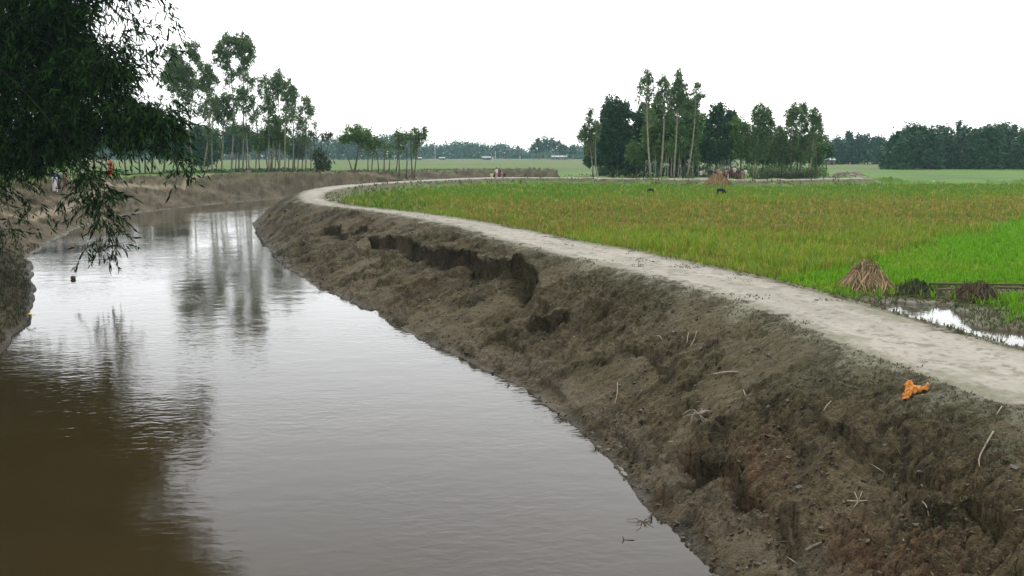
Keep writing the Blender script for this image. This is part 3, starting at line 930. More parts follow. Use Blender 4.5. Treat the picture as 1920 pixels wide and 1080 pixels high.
# trees half hidden behind the bamboo
for i, (b, tx, ty, bl) in enumerate([
        (66, 62, 235, [(62, 250, 22, 18), (48, 270, 16, 14)]), (78, 84, 240, [(86, 255, 18, 18), (100, 275, 12, 10)]), (92, 95, 228, [(98, 240, 18, 16)]),
        (150, 140, 240, [(140, 255, 18, 16), (128, 275, 12, 10)]), (166, 162, 235, [(164, 250, 16, 20)]), (178, 180, 225, [(182, 245, 16, 18), (176, 268, 10, 10)]), (189, 196, 238, [(198, 255, 15, 16)]),
        (236, 232, 240, [(230, 258, 18, 14), (222, 278, 12, 10)]), (262, 258, 230, [(256, 248, 16, 16), (262, 272, 14, 10)]), (272, 275, 236, [(276, 252, 13, 14)]), (284, 290, 240, [(292, 258, 14, 16), (296, 280, 12, 10)]),
        (306, 308, 236, [(308, 255, 15, 16), (312, 280, 14, 10)]), (331, 334, 244, [(335, 262, 15, 16), (338, 284, 12, 10)])]):
    tree("riverside_tree", "dark trunked tree seen under the hanging bamboo, {} from the photo's left edge".format(ORD[i]), b, 106 + i * 1.6, (tx, ty), bl, DK, DB, 150 + i, .13, .4, .17, 1.0, .5, "trees half hidden behind the bamboo")
# small trees beyond the bend
tree("spreading_tree", "spreading round crowned tree leaning over its forked trunk beyond the bend", 664, 123, (673, 262), [(668, 242, 14, 5), (680, 246, 12, 6), (655, 256, 17, 6), (690, 255, 17, 6), (672, 258, 20, 6), (642, 262, 8, 4), (704, 262, 10, 6), (697, 275, 7, 7, .8), (685, 270, 10, 5)], MI, DB, 170, .15, .38, .17, 1.0, .3, None, [(661, 648, 285)])
small = [(690, (691, 282), [(690, 282, 5, 5, .5)], "bare thin sapling right of the spreading tree"), (697, (703, 268), [(704, 270, 8, 6, .8)], "thin leaning tree touching the spreading crown"),
         (710, (705, 285), [(706, 284, 4, 5, .5)], "thin crooked sapling second right of the spreading tree"), (720, (720, 262), [(719, 268, 11, 5, .8), (730, 272, 7, 5, .6)], "small straight tree with a pale thin crown beyond the bend"),
         (729, (731, 290), [(730, 288, 5, 5, .5)], "leafless looking sapling between two small straight trees"), (742, (749, 268), [(746, 272, 9, 5, .7), (755, 278, 5, 5, .5)], "small tree with ivy on its leaning trunk beyond the bend"),
         (749, (747, 248), [(752, 249, 7, 7), (757, 257, 7, 5), (744, 258, 5, 5, .7)], "small tree with a dark leaf tuft at the top, left of a pair"),
         (761, (759, 252), [(766, 254, 6, 5), (757, 262, 6, 5, .6)], "thin small tree standing between two dark tufted ones"), (773, (772, 250), [(778, 248, 6, 5), (771, 258, 6, 5, .7)], "small dark tufted tree, left one of a close pair"),
         (776, (784, 252), [(790, 248, 6, 5), (794, 255, 4, 6, .8), (782, 262, 5, 5, .6), (795, 244, 3, 3, .7)], "small tree leaning right at the end of the bend trees")]
for i, (b, tp, bl, lab) in enumerate(small):
    tree("small_tree", lab, b, 122 + (i % 3), tp, bl, EU if i != 4 else MI, DB, 180 + i, .085, .36, .15, .9, .4, "small trees beyond the bend")

# ---- the copse on the right
g = "trees of the copse beyond the field"
RT = [
    # name, label, base px, Y, top, blobs, leaf, bark, r0
    ("eucalyptus_tree", "wispy pale tree leaning left at the copse's left end", 1114, 127, (1103, 205), [(1108, 208, 5, 6), (1104, 226, 7, 9, .8), (1096, 240, 8, 8), (1091, 255, 7, 9), (1105, 250, 9, 9, .8), (1098, 268, 5, 7, .6)], EU, PB, .09),
    ("eucalyptus_tree", "thin straight pale tree second from the copse's left end", 1120, 126, (1119, 226), [(1114, 238, 8, 8, .9), (1122, 232, 6, 7, .7), (1116, 255, 7, 7, .6)], EU, PB, .08),
    ("broadleaf_tree", "big dark dense tree at the left of the copse", 1150, 134, (1152, 190), [(1150, 192, 13, 10), (1166, 203, 14, 12), (1138, 206, 10, 11), (1150, 225, 22, 18), (1135, 245, 16, 18), (1165, 240, 18, 18), (1150, 268, 28, 18), (1128, 275, 14, 16), (1170, 275, 16, 16), (1150, 296, 30, 12), (1177, 210, 7, 8)], DK, DB, .22),
    ("broadleaf_tree", "low dark shrubby tree at the foot of the copse's left end", 1112, 132, (1112, 275), [(1110, 282, 12, 9), (1106, 296, 9, 10), (1122, 294, 12, 10)], DK, DB, .14),
    ("broadleaf_tree", "pale green rounded young tree before the dark copse", 1194, 128, (1194, 268), [(1193, 276, 12, 9), (1190, 292, 13, 10), (1202, 288, 8, 11)], MI, DB, .11),
    ("broadleaf_tree", "dark narrow tree behind the pale round young tree", 1190, 136, (1194, 206), [(1192, 214, 8, 9), (1198, 228, 9, 10), (1186, 245, 12, 14), (1200, 255, 12, 14), (1190, 300, 14, 14)], DK, DB, .16),
    ("eucalyptus_tree", "tall copse tree with the whitest straight trunk and airy crown", 1221, 120, (1212, 131), [(1213, 139, 7, 8), (1206, 152, 7, 8, .7), (1217, 152, 7, 9, .7), (1200, 160, 4, 9, .6), (1210, 170, 7, 9, .5), (1199, 180, 4, 8, .5), (1219, 176, 6, 9, .5), (1214, 192, 7, 7, .4)], EU, PB, .16),
    ("eucalyptus_tree", "tall white trunked copse tree leaning slightly right under an airy round top", 1239, 121, (1246, 143), [(1246, 147, 7, 6), (1239, 156, 5, 7, .7), (1252, 157, 5, 7, .7), (1240, 172, 6, 8, .5), (1250, 176, 6, 8, .5), (1234, 180, 5, 8, .6)], EU, PB, .15),
    ("eucalyptus_tree", "tallest tree of the copse with a spire shaped crown", 1263, 122, (1272, 128), [(1272, 136, 5, 8), (1271, 150, 9, 9), (1279, 160, 7, 9), (1264, 162, 9, 8), (1274, 175, 10, 11), (1258, 176, 7, 10, .7), (1268, 194, 9, 9, .8), (1282, 186, 5, 9, .6), (1256, 196, 6, 8, .5)], EU, PB, .15),
    ("eucalyptus_tree", "thin copse tree with a small ball of leaves at its top", 1288, 121, (1306, 157), [(1307, 161, 6, 5), (1300, 170, 5, 5, .5), (1312, 174, 5, 6, .5), (1303, 186, 5, 6, .5), (1318, 179, 3, 3, .5)], EU, PB, .13),
    ("eucalyptus_tree", "mid green pointed tree in the centre of the copse", 1234, 127, (1234, 178), [(1234, 184, 6, 9), (1230, 202, 10, 11), (1240, 218, 12, 12), (1222, 222, 11, 13), (1236, 242, 16, 14), (1215, 246, 12, 14), (1228, 268, 20, 14), (1240, 290, 18, 10, .7)], MI, DB, .15),
    ("eucalyptus_tree", "mid green full tree in the right half of the copse", 1282, 126, (1290, 182), [(1290, 188, 8, 9), (1283, 203, 11, 11), (1300, 203, 10, 11), (1292, 222, 17, 13), (1308, 226, 9, 12), (1276, 240, 14, 14), (1298, 248, 17, 13), (1284, 268, 20, 13, .9)], MI, DB, .15),
    ("eucalyptus_tree", "olive leaved tree filling the gap under the copse's tallest trees", 1258, 128, (1258, 210), [(1258, 216, 11, 11), (1252, 236, 13, 13), (1266, 240, 11, 13), (1258, 262, 17, 13), (1264, 286, 18, 11, .7)], MI, DB, .14),
    ("broadleaf_tree", "dark broad copse tree with a cone shaped crown behind the crowd", 1342, 130, (1345, 196), [(1345, 198, 11, 8), (1350, 213, 14, 12), (1335, 222, 12, 13), (1362, 225, 12, 14), (1342, 242, 24, 16), (1324, 254, 15, 16), (1366, 250, 16, 17), (1345, 272, 32, 16), (1318, 282, 14, 13), (1370, 278, 14, 12), (1340, 294, 28, 10)], DK, DB, .22),
    ("broadleaf_tree", "dark small crowned tree on the right shoulder of the cone shaped tree", 1372, 131, (1368, 206), [(1369, 212, 7, 7), (1374, 224, 7, 9), (1366, 234, 8, 10)], DK, DB, .14),
    ("eucalyptus_tree", "green tree right of the cone shaped dark one", 1390, 127, (1386, 222), [(1386, 227, 8, 7), (1381, 240, 8, 9), (1394, 240, 9, 9), (1386, 258, 14, 12), (1396, 276, 14, 12), (1378, 286, 10, 9, .7)], MI, DB, .13),
    ("eucalyptus_tree", "paired white stemmed tree with a tall rounded crown", 1412, 126, (1424, 196), [(1424, 200, 8, 6), (1419, 213, 9, 9), (1432, 212, 10, 9), (1424, 228, 11, 9, .7), (1416, 242, 11, 10), (1410, 258, 14, 12), (1424, 272, 14, 12, .8)], EU, PB, .12),
    ("eucalyptus_tree", "white stemmed tree leaning right from the pair", 1417, 126, (1437, 203), [(1438, 206, 8, 7), (1441, 218, 7, 9), (1446, 234, 5, 9, .6), (1436, 244, 9, 10, .7), (1448, 250, 5, 8, .5), (1434, 262, 12, 12)], EU, PB, .12),
    ("eucalyptus_tree", "shorter tree in the gap right of the white stemmed pair", 1452, 127, (1462, 235), [(1462, 239, 7, 6), (1457, 252, 8, 9, .8), (1468, 256, 7, 10, .8), (1460, 272, 14, 12), (1448, 284, 11, 9)], EU, PB, .11),
    ("eucalyptus_tree", "tall round headed tree near the copse's right end", 1486, 126, (1489, 198), [(1487, 203, 9, 7), (1481, 215, 8, 9), (1495, 213, 9, 9), (1486, 230, 11, 10, .8), (1477, 242, 6, 9, .5), (1493, 250, 8, 9, .5), (1484, 272, 14, 13)], EU, DB, .13),
    ("eucalyptus_tree", "tall tree with the highest top near the copse's right end", 1500, 128, (1503, 192), [(1503, 196, 6, 6), (1508, 208, 7, 9), (1500, 222, 8, 9, .8), (1512, 226, 5, 9, .7), (1506, 244, 8, 10, .6), (1500, 268, 15, 13)], EU, DB, .12),
    ("eucalyptus_tree", "pale stemmed tree with a ragged crown at the copse's right end", 1517, 126, (1528, 202), [(1528, 206, 7, 6), (1522, 218, 7, 8), (1534, 220, 7, 9), (1528, 234, 9, 9, .7), (1540, 228, 4, 7, .6), (1539, 246, 6, 8, .6), (1524, 254, 9, 10, .7), (1546, 256, 4, 6, .6), (1550, 262, 4, 6, .5)], EU, PB, .12),
    ("broadleaf_tree", "low dark green tree under the copse's right end", 1494, 131, (1496, 262), [(1490, 272, 16, 9), (1510, 276, 14, 10), (1498, 290, 22, 9), (1478, 288, 12, 8)], MI, DB, .15),
    ("broadleaf_tree", "small dark tree just beyond the copse's right end", 1549, 140, (1549, 268), [(1548, 274, 8, 7), (1554, 284, 8, 8), (1545, 290, 7, 6)], DK, DB, .12),
]
RT += [
    ("broadleaf_tree", "mid green bushy tree filling the copse behind the white stemmed pair", 1428, 132, (1428, 246), [(1428, 252, 14, 9), (1412, 266, 14, 12), (1440, 268, 14, 12), (1426, 286, 24, 12), (1446, 294, 14, 9), (1404, 292, 12, 9)], MI, DB, .15),
    ("broadleaf_tree", "mid green bushy tree filling the gap before the copse's tall right pair", 1466, 133, (1466, 246), [(1466, 254, 12, 10), (1456, 270, 13, 12), (1478, 272, 13, 12), (1466, 290, 20, 11)], MI, DB, .15),
    ("broadleaf_tree", "bushy green tree behind the ragged tree at the copse's right end", 1530, 133, (1530, 252), [(1530, 260, 12, 9), (1520, 274, 12, 12), (1538, 278, 10, 10), (1528, 294, 16, 9)], MI, DB, .15),
    ("broadleaf_tree", "dark tree filling the copse behind the whitest trunk", 1208, 134, (1210, 196), [(1210, 204, 9, 11), (1204, 222, 11, 13), (1216, 240, 13, 14), (1205, 262, 14, 14), (1216, 284, 16, 12)], DK, DB, .15),
    ("broadleaf_tree", "dark tree filling the copse left of the cone shaped tree", 1304, 134, (1304, 232), [(1304, 240, 11, 11), (1296, 256, 13, 13), (1314, 262, 12, 13), (1304, 284, 20, 12)], DK, DB, .15),
    ("broadleaf_tree", "dark low tree deep in the middle of the copse", 1262, 136, (1262, 240), [(1262, 250, 16, 12), (1250, 270, 18, 14), (1276, 274, 16, 14), (1262, 292, 24, 11)], DK, DB, .15),
    ("broadleaf_tree", "dark low tree just left of the copse's dark narrow tree", 1174, 136, (1174, 232), [(1174, 242, 12, 11), (1168, 262, 12, 14), (1182, 272, 12, 14), (1174, 292, 16, 11)], DK, DB, .15),
]
for i, (nm, lab, b, Y, tp, bl, lf, bk, r0) in enumerate(RT):
    tree(nm, lab, b, Y, tp, bl, lf, bk, 300 + i, r0, .34 if lf is EU else .42, .13 if lf is EU else .2, .8 if lf is EU else 1.1, .65 if lf is EU else .45, g, sub=.27 if lf is EU else .34)
# bare brown stems under the copse
for i, (b, tx, ty) in enumerate([(1246, 1248, 268), (1252, 1256, 272), (1258, 1259, 262), (1271, 1274, 258), (1277, 1277, 270), (1230, 1230, 268), (1300, 1302, 280), (1310, 1306, 284)]):
    tree("young_tree", "thin brown stemmed young tree under the copse, {} from the left of those".format(ORD[[1, 2, 3, 4, 5, 0, 6, 7][i]]), b, 123.5 + .4 * i, (tx, ty), [(tx, ty + 4, 6, 6, .7), (tx + 4, ty + 14, 5, 5, .5)], MI, PB, 340 + i, .08, .4, .16, .8, .5, "young trees under the copse")

# ---- grove and tree belts far off
g = "far grove trees on the right"
tops = [(1666, 268, 15), (1682, 252, 18), (1702, 241, 20), (1722, 234, 20), (1746, 243, 20), (1767, 239, 18), (1790, 249, 20), (1813, 241, 20), (1836, 242, 24), (1858, 236, 22), (1880, 234, 24), (1902, 240, 24), (1926, 248, 26), (1950, 250, 26)]
for i, (px, ty, r) in enumerate(tops):
    rr = np.random.default_rng(400 + i)
    bl = [(px, ty + 8, r * .5, 9), (px - r * .5, ty + 24 + rr.uniform(-3, 6), r * .55, 13), (px + r * .5, ty + 22, r * .6, 14), (px, ty + 42, r * .9, 18), (px - r * .4, ty + 58, r * .7, 14), (px + r * .4, ty + 60, r * .7, 14)]
    tree("grove_tree", "dense dark green tree of the far right grove, {} from the grove's left end".format(ORD[i]), px + rr.uniform(-4, 4), 212 + rr.uniform(-4, 6), (px, ty + 4), bl, DK, DB, 400 + i, .25, .75, .42, .9, .35, g, sub=.62)
for i, (px, ty, tx) in enumerate([(1781, 224, 1776), (1800, 229, 1796)]):
    tree("bamboo_shoot", ["bare curved shoot sticking up out of the far right grove", "leafy short spire sticking up out of the far right grove"][i], px, 212, (tx, ty), [(px, 244, 5, 5, .6)] + ([] if i == 0 else [(1799, 233, 3, 5)]), DK, DB, 430 + i, .10, .6, .25, .7, .4, cat="bamboo")
g = "hazy trees between copse and grove"
for i, (px, ty, r) in enumerate([(1556, 266, 12), (1572, 258, 10), (1590, 262, 14), (1608, 256, 13), (1626, 256, 14), (1644, 258, 14), (1660, 262, 12)]):
    bl = [(px, ty + 7, r * .7, 8), (px - r * .5, ty + 20, r * .7, 10), (px + r * .5, ty + 20, r * .7, 10), (px, ty + 34, r, 11)]
    tree("hazy_tree", "blue hazy tree in the gap between copse and grove, {} from the copse".format(ORD[i]), px, 320, (px, ty + 3), bl, FA, DB, 440 + i, .25, .9, .5, .9, .3, g, sub=.8)
tree("palm_tree", "slim tall tree poking above the hazy belt right of the copse", 1593, 318, (1593, 249), [(1593, 252, 4, 4), (1592, 258, 3, 4, .6)], FA, DB, 449, .15, .9, .4, .8, .5)
g = "far airy trees at mid horizon"
for i, (px, ty) in enumerate([(1000, 268), (1009, 258), (1014, 268), (1021, 260), (1026, 264), (1033, 258), (1040, 264), (1049, 263), (1057, 270), (1074, 272)]):
    bl = [(px, ty + 4, 3.2, 4.5), (px - 1.5, ty + 10, 3, 4, .7), (px + 2, ty + 13, 2.6, 4, .7)]
    tree("distant_tree", "tiny airy long trunked tree on the horizon, {} from the left of its row".format(ORD[i]), px + .5, 560, (px, ty + 2), bl, FA, PB, 460 + i, .22, 1.3, .6, .8, .5, g, sub=1.0, sides=5)

# far belts of woodland, one mass each
def belt(name, x0, x1, tops, Y, seed, base=299, leaf=FA, step=9, size=2.1):
    rg = np.random.default_rng(seed)
    s = Y / FPX
    C = []
    tp = np.array(tops, float)
    px = x0
    while px < x1:
        ty = np.interp(px, tp[:, 0], tp[:, 1]) + rg.normal() * 2.6
        Yt = Y + rg.uniform(-22, 25)
        hgt = base - ty
        k = int(26 + hgt * 2.0)
        f = rg.random(k) ** .8
        w = step * (1.15 - .55 * f)
        q = WY(px + rg.normal(size=k) * w * .6, base - f * hgt, Yt + rg.normal(size=k) * 4)
        C.append(q)
        px += step * rg.uniform(.5, 1.1)
    c = np.repeat(np.vstack(C), 3, 0)
    n = len(c)
    c = c + rg.normal(size=(n, 3)) * size * .5
    D = rg.normal(size=(n, 3)) + np.array([0, 0, -.3])
    Vv, Ff = leaf_cards(c, D, size * rg.uniform(.7, 1.3, n), size * .6 * rg.uniform(.7, 1.3, n), rg)
    return tag(mk(name, Vv, Ff, leaf), "hazy belt of far woodland along the horizon", None, None, "stuff")


belt("far_woodland", -200, 780, [(-200, 262), (300, 262), (520, 258), (600, 264), (640, 262), (700, 262), (745, 256), (770, 262), (784, 272), (800, 278)], 640, 501, 298)
belt("far_woodland", 770, 1110, [(770, 277), (800, 276), (830, 276), (855, 268), (870, 272), (890, 274), (905, 274), (930, 275), (960, 279), (985, 280), (1000, 284), (1060, 279), (1075, 276), (1085, 282), (1110, 276)], 780, 502, 299, FA, 8, 2.5)
belt("far_woodland", 1080, 2300, [(1080, 276), (1300, 270), (1560, 268), (1700, 266), (2300, 262)], 700, 503, 302)

# thicket closing the foot of the copse
def thicket(name, label, x0, x1, Y, h, leaf, seed, k):
    rg = np.random.default_rng(seed)
    a, b = WY(x0, 320, Y)[0], WY(x1, 320, Y)[0]
    x = rg.uniform(a, b, k); y = Y + rg.normal(size=k) * 1.3
    z = height(x, y) + h * (.35 + .65 * (vnoise(x * .7, y * .3, 9) + .5)) * rg.random(k) ** .8
    Vv, Ff = leaf_cards(np.stack([x, y, z], -1), rg.normal(size=(k, 3)), rg.uniform(.25, .5, k), rg.uniform(.12, .25, k), rg)
    return tag(mk(name, Vv, Ff, leaf), label, None, None, "stuff")


thicket("undergrowth", "dark thicket closing the foot of the copse", 1122, 1330, 137, 2.6, DK, 511, 5200)
thicket("undergrowth", "green thicket closing the foot of the copse's right half", 1372, 1545, 136, 2.4, MI, 512, 3800)
thicket("undergrowth", "scrub along the foot of the far bank trees", 300, 590, 129.5, .55, M["leaf_hedge"], 513, 1800)

# ------------------------------------------------------------------ the bamboo overhanging the river
rgb = np.random.default_rng(77)
bx0, by0 = -28.0, 38.0
bz0 = H1(bx0, by0)
bam = thing("bamboo_clump", "big dark bamboo clump arching over the river with hanging leafy branches", "bamboo", (bx0, by0, bz0))
BB = np.array([bx0, by0, bz0])
BLOBS = [  # px, py, rx, ry, distance, density
    (40, 40, 110, 80, 23, 1.0), (105, 10, 55, 35, 22, .9), (60, 140, 100, 70, 23, 1.1), (165, 130, 75, 45, 22, 1.1), (205, 115, 45, 30, 21, 1.0), (60, 230, 100, 70, 23, 1.1),
    (175, 200, 85, 45, 22, 1.1), (240, 205, 45, 30, 21, 1.0), (300, 205, 40, 28, 21, .9), (285, 228, 45, 22, 21, .9), (40, 282, 75, 34, 23, .85), (130, 275, 60, 40, 22, .40),
    (-5, 345, 35, 40, 22, .45), (150, 95, 45, 26, 22, .8), (110, 70, 60, 40, 23, 1.0), (250, 272, 50, 20, 21, .40), (322, 282, 28, 20, 21, .6), (345, 312, 14, 18, 21, .6), (220, 80, 30, 25, 21, .45),
    (165, 325, 22, 26, 20, .8), (185, 365, 22, 24, 20, .8), (195, 405, 20, 22, 20, .75), (205, 440, 20, 18, 20, .6), (170, 455, 9, 26, 20, .5), (215, 462, 14, 10, 20, .4),
    (20, 400, 22, 12, 20, .22), (120, 372, 26, 10, 20, .10), (5, 425, 12, 16, 20, .25), (62, 378, 24, 12, 21, .15),
    (205, 18, 40, 20, 21, .45), (240, 40, 25, 22, 20, .35), (255, 66, 26, 20, 20, .30), (285, 88, 18, 14, 20, .25), (310, 8, 14, 14, 19, .25), (318, 42, 8, 22, 19, .22), (312, 78, 8, 10, 19, .2), (262, 100, 16, 20, 20, .25), (275, 125, 16, 14, 20, .25),
    # the clump goes on above and beside the frame
    (60, -90, 170, 90, 23, 1.0), (210, -70, 90, 60, 22, .7), (0, -240, 220, 100, 24, .9), (190, -190, 140, 80, 23, .8), (300, -110, 70, 40, 21, .4), (60, -400, 230, 110, 25, .8), (280, -300, 120, 70, 23, .5),
    (-110, 60, 110, 140, 24, 1.0), (-120, 270, 100, 110, 24, 1.0), (-100, 420, 60, 60, 23, .9), (-250, -150, 200, 220, 26, .7), (-260, 200, 120, 180, 27, .7),
]
f = np.linspace(0, 1, 12)
tips = [(40, 40, 23), (150, 20, 22), (165, 130, 22), (240, 205, 21), (300, 205, 21), (60, -90, 23), (210, -70, 22), (0, -240, 24), (190, -190, 23), (300, -110, 21), (60, -400, 25), (280, -300, 23), (-110, 60, 24), (165, 325, 20), (320, 285, 21)]
for i, (tx, ty, Yt) in enumerate(tips):
    p0 = BB + np.array([rgb.uniform(-1.8, 1.8), rgb.uniform(-1.6, 1.6), -.1])
    p2 = WY(tx, ty, Yt * 1.62)
    p1 = np.array([p0[0] + .25 * (p2[0] - p0[0]), p0[1] + .25 * (p2[1] - p0[1]), max(p2[2], bz0 + 8) + rgb.uniform(2, 5)])
    path = ((1 - f) ** 2)[:, None] * p0 + (2 * f * (1 - f))[:, None] * p1 + (f ** 2)[:, None] * p2
    cul = MB(); cul.tube(path, .06 * (1 - .8 * f) + .006, 6); cul.build("culm", M["bark_bamboo"], bam, BB, True)
LC, LD, LL, LW = [], [], [], []
tw = MB()
for px, py, rx, ry, Yb, dn in BLOBS:
    Yb = Yb * 1.62
    s = Yb / FPX
    c = WY(px, py, Yb)
    r = np.array([rx * s, min(3.2, (rx + ry) * .6 * s), ry * s])
    k = max(5, int(rx * ry * s * s * (235 if dn >= .8 else 150) * dn))
    d = rgb.normal(size=(k, 3)); d /= np.linalg.norm(d, axis=1, keepdims=True)
    q = c + d * r * (rgb.random((k, 1)) ** .5)
    # every spray: a short drooping twig with leaves fanned along it
    out = q - c; out[:, 2] = 0
    out = out / (np.linalg.norm(out, axis=1, keepdims=True) + 1e-6)
    ax = out * rgb.uniform(.2, .8, (k, 1)) + rgb.normal(size=(k, 3)) * .35 + np.array([.25, -.1, -.55])
    ax /= np.linalg.norm(ax, axis=1, keepdims=True)
    ln = rgb.uniform(.5, 1.2, k)
    for j in range(min(k, 400) if py > -60 else 0):
        if rgb.random() < .35:
            p = q[j]; e = p + ax[j] * ln[j]
            tw.tube(np.array([p, e]), [.010, .004], 3)
    per = 9
    tt = np.tile(np.linspace(.1, 1, per), k)
    Q0 = np.repeat(q, per, 0) + np.repeat(ax * ln[:, None], per, 0) * tt[:, None]
    D = np.repeat(ax, per, 0) * .9 + rgb.normal(size=(k * per, 3)) * .55 + np.array([0, 0, -.55])
    LC.append(Q0); LD.append(D); LL.append(rgb.uniform(.18, .46, k * per)); LW.append(rgb.uniform(.042, .088, k * per))
tag(tw.build("twigs", M["bark_bamboo"], bam, BB), kind="stuff")
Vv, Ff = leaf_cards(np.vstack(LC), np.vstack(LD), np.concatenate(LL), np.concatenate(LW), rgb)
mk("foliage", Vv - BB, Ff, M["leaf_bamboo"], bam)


# ------------------------------------------------------------------ crops, weeds, clods and straw
def blades(x, y, z, hgt, nb, wid, lean, col, rg, colvar=.25, tip=None):
    """nb bent blades for every tuft"""
    n = len(x)
    N_ = n * nb
    X = np.repeat(np.stack([x, y, z], -1), nb, 0)
    h = np.repeat(hgt, nb) * rg.uniform(.6, 1.15, N_)
    a = rg.uniform(0, 2 * math.pi, N_)
    le = np.repeat(lean, nb) * rg.uniform(.2, 1.3, N_) if not np.isscalar(lean) else lean * rg.uniform(.2, 1.3, N_)
    dx, dy = np.cos(a) * le * h, np.sin(a) * le * h
    ww = np.repeat(wid, nb) if not np.isscalar(wid) else np.full(N_, wid)
    b = rg.uniform(0, 2 * math.pi, N_)
    sx, sy = np.cos(b) * ww * .5, np.sin(b) * ww * .5
    r0 = np.repeat(hgt, nb)[:, None] * .10
    X = X + np.c_[rg.normal(size=(N_, 2)) * r0, np.zeros(N_)]
    v0 = X + np.c_[-sx, -sy, np.zeros(N_)]; v1 = X + np.c_[sx, sy, np.zeros(N_)]
    m = X + np.c_[dx * .35, dy * .35, h * .6]
    v2 = m + np.c_[sx * .8, sy * .8, np.zeros(N_)]; v3 = m - np.c_[sx * .8, sy * .8, np.zeros(N_)]
    v4 = X + np.c_[dx, dy, h * (1 - .3 * np.minimum(le, 1.2))]
    V = np.stack([v0, v1, v2, v3, v4], 1).reshape(-1, 3)
    i = np.arange(N_)[:, None] * 5
    Qd = np.concatenate([i, i + 1, i + 2, i + 3], 1); T = np.concatenate([i + 3, i + 2, i + 4], 1)
    cc = np.repeat(col, nb, 0) * (1 + colvar * rg.uniform(-1, 1, (N_, 1)))
    C = np.repeat(cc, 5, 0)
    return V, [Qd, T], np.clip(C, .003, .9)


def scatter(n, x0, x1, y0, y1, rg, pw=1.0):
    """points in view, thinning out with distance"""
    y = y0 * (y1 / y0) ** (rg.random(n) ** pw)
    x = y * rg.uniform(x0, x1, n)
    return x, y


rg = np.random.default_rng(21)
POLES = [((1742, 531), (1985, 533), .12), ((1868, 538), (1990, 541), .08), ((1752, 543), (1840, 538), .07), ((1866, 549), (1995, 552), .05)]
# rice of the near plots
x, y = scatter(70000, -.32, .72, 17.5, 108, rg, .85)
z, m = height(x, y, True)
dn = smooth(m["dR"] + .5 * fbm(x * 1.5, y * 1.5, 77, 2), .7, 1.6 + 2.0 * smooth(y, 40, 75))
ok = m["field"] & (rg.random(len(x)) < dn) & (m["dP"] > .9) & (m["dR"] > .5 + (1.4 + 1.2 * fbm(x * 1.2, y * 1.2, 79, 2)) * (1 - smooth(y, 25, 31)))
bs = bund_side(x, y)
ok &= ~((bs < .5) & (m["dP"] < 1.5) & (rg.random(len(x)) < .7))
pl_ = np.array([P(1735, 545, 1.55)[:2], P(1995, 545, 1.55)[:2]])
ok &= dist_pl(x, y, pl_) > .85 + .5 * fbm(x * 1.3, y * 1.3, 83, 2)
x, y, z = x[ok], y[ok], z[ok]
cc, lush, brown = crop_colour(x, y)
gold = (rg.random(len(x)) < .22 + .3 * brown) & (lush < .5)
cc = np.where(gold[:, None], np.array((.34, .275, .058), np.float32) * rg.uniform(.7, 1.25, (len(x), 1)), cc)
cc = np.where(((rg.random(len(x)) < .3) & (lush < .5))[:, None], np.array((.13, .25, .022), np.float32), cc)
hh = np.where(lush > .5, .27, .42 - .12 * brown + .25 * fbm(x * .5, y * .35, 811, 3)) * rg.uniform(.75, 1.25, len(x)) * (1 - .25 * smooth(y, 75, 90))
Vb, Fb, Cb = blades(x, y, z - .02, hh, 5, .016 + .00046 * y, .38, cc, rg, .3)
tag(mk("rice_crop", Vb, Fb, M["rice"], None, Cb), "ripening green and gold rice standing in the field beside the road", None, None, "stuff")

# weeds and short dry grass of the banks
rg = np.random.default_rng(22)
x, y = scatter(130000, -.62, .72, 7.5, 70, rg, 1.1)
z, m = height(x, y, True)
f1 = fbm(x * .5, y * .5, 401, 3); f2 = fbm(x * 2, y * 2, 411, 2)
sh = np.clip(smooth(1.3 - m["dR"] + 1.1 * f2 + .8 * f1, .1, 1.1) + .10 + .25 * smooth(f1, .05, .4), 0, 1) * (m["dR"] > .0)
ok = m["rb"] & (rg.random(len(x)) < sh * .75) & (m["dW"] > .35) & (m["fresh"] < .25)
edge = m["field"] & (m["dP"] > .08) & (((m["dR"] > -.1) & (m["dR"] < 1.9 + 1.4 * (1 - smooth(y, 25, 31)))) | (m["dP"] < 2.4) | ((y > 18) & (y < 27) & (dist_pl(x, y, np.array([P(1735, 545, 1.55)[:2], P(1995, 545, 1.55)[:2]])) < 1.2))) & (rg.random(len(x)) < .9)
onroad = (m["dR"] < 0) & (rg.random(len(x)) < .9 * smooth(fbm(x * .9, y * .9, 421, 3) + m['dR'] * .35, .02, .18))

lb = m["left"] & (y < 48) & (m["dW"] > .1) & (rg.random(len(x)) < .9)
sel = ok | edge | onroad | lb
x, y, z, f2 = x[sel], y[sel], z[sel], f2[sel]
e2 = edge[sel]; l2 = lb[sel]; r2 = (onroad | (ok & (m['dR'] < .8)))[sel]
k = rg.random((len(x), 1))
cc = np.where(k < .52, np.array([(.062, .078, .030)]), np.where(k < .82, np.array([(.105, .095, .048)]), np.array([(.19, .165, .095)])))
cc = np.where((e2[:, None]) & (k < .6), np.array([(.075, .115, .030)]), cc)
cc = np.where(r2[:, None], np.where(k < .6, np.array([(.105, .112, .055)]), np.array([(.18, .16, .10)])), cc)
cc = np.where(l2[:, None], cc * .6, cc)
hh = rg.uniform(.02, .065, len(x)) * np.where(e2, 2.4, 1) * np.where(l2, 4.0, 1)
Vb, Fb, Cb = blades(x, y, z - .01, hh, 5, .007 + .00035 * y, .9, cc, rg, .35)
tag(mk("bank_weeds", Vb, Fb, M["weed"], None, Cb), "short weeds and dry grass matted over the bank shoulders", None, None, "stuff")

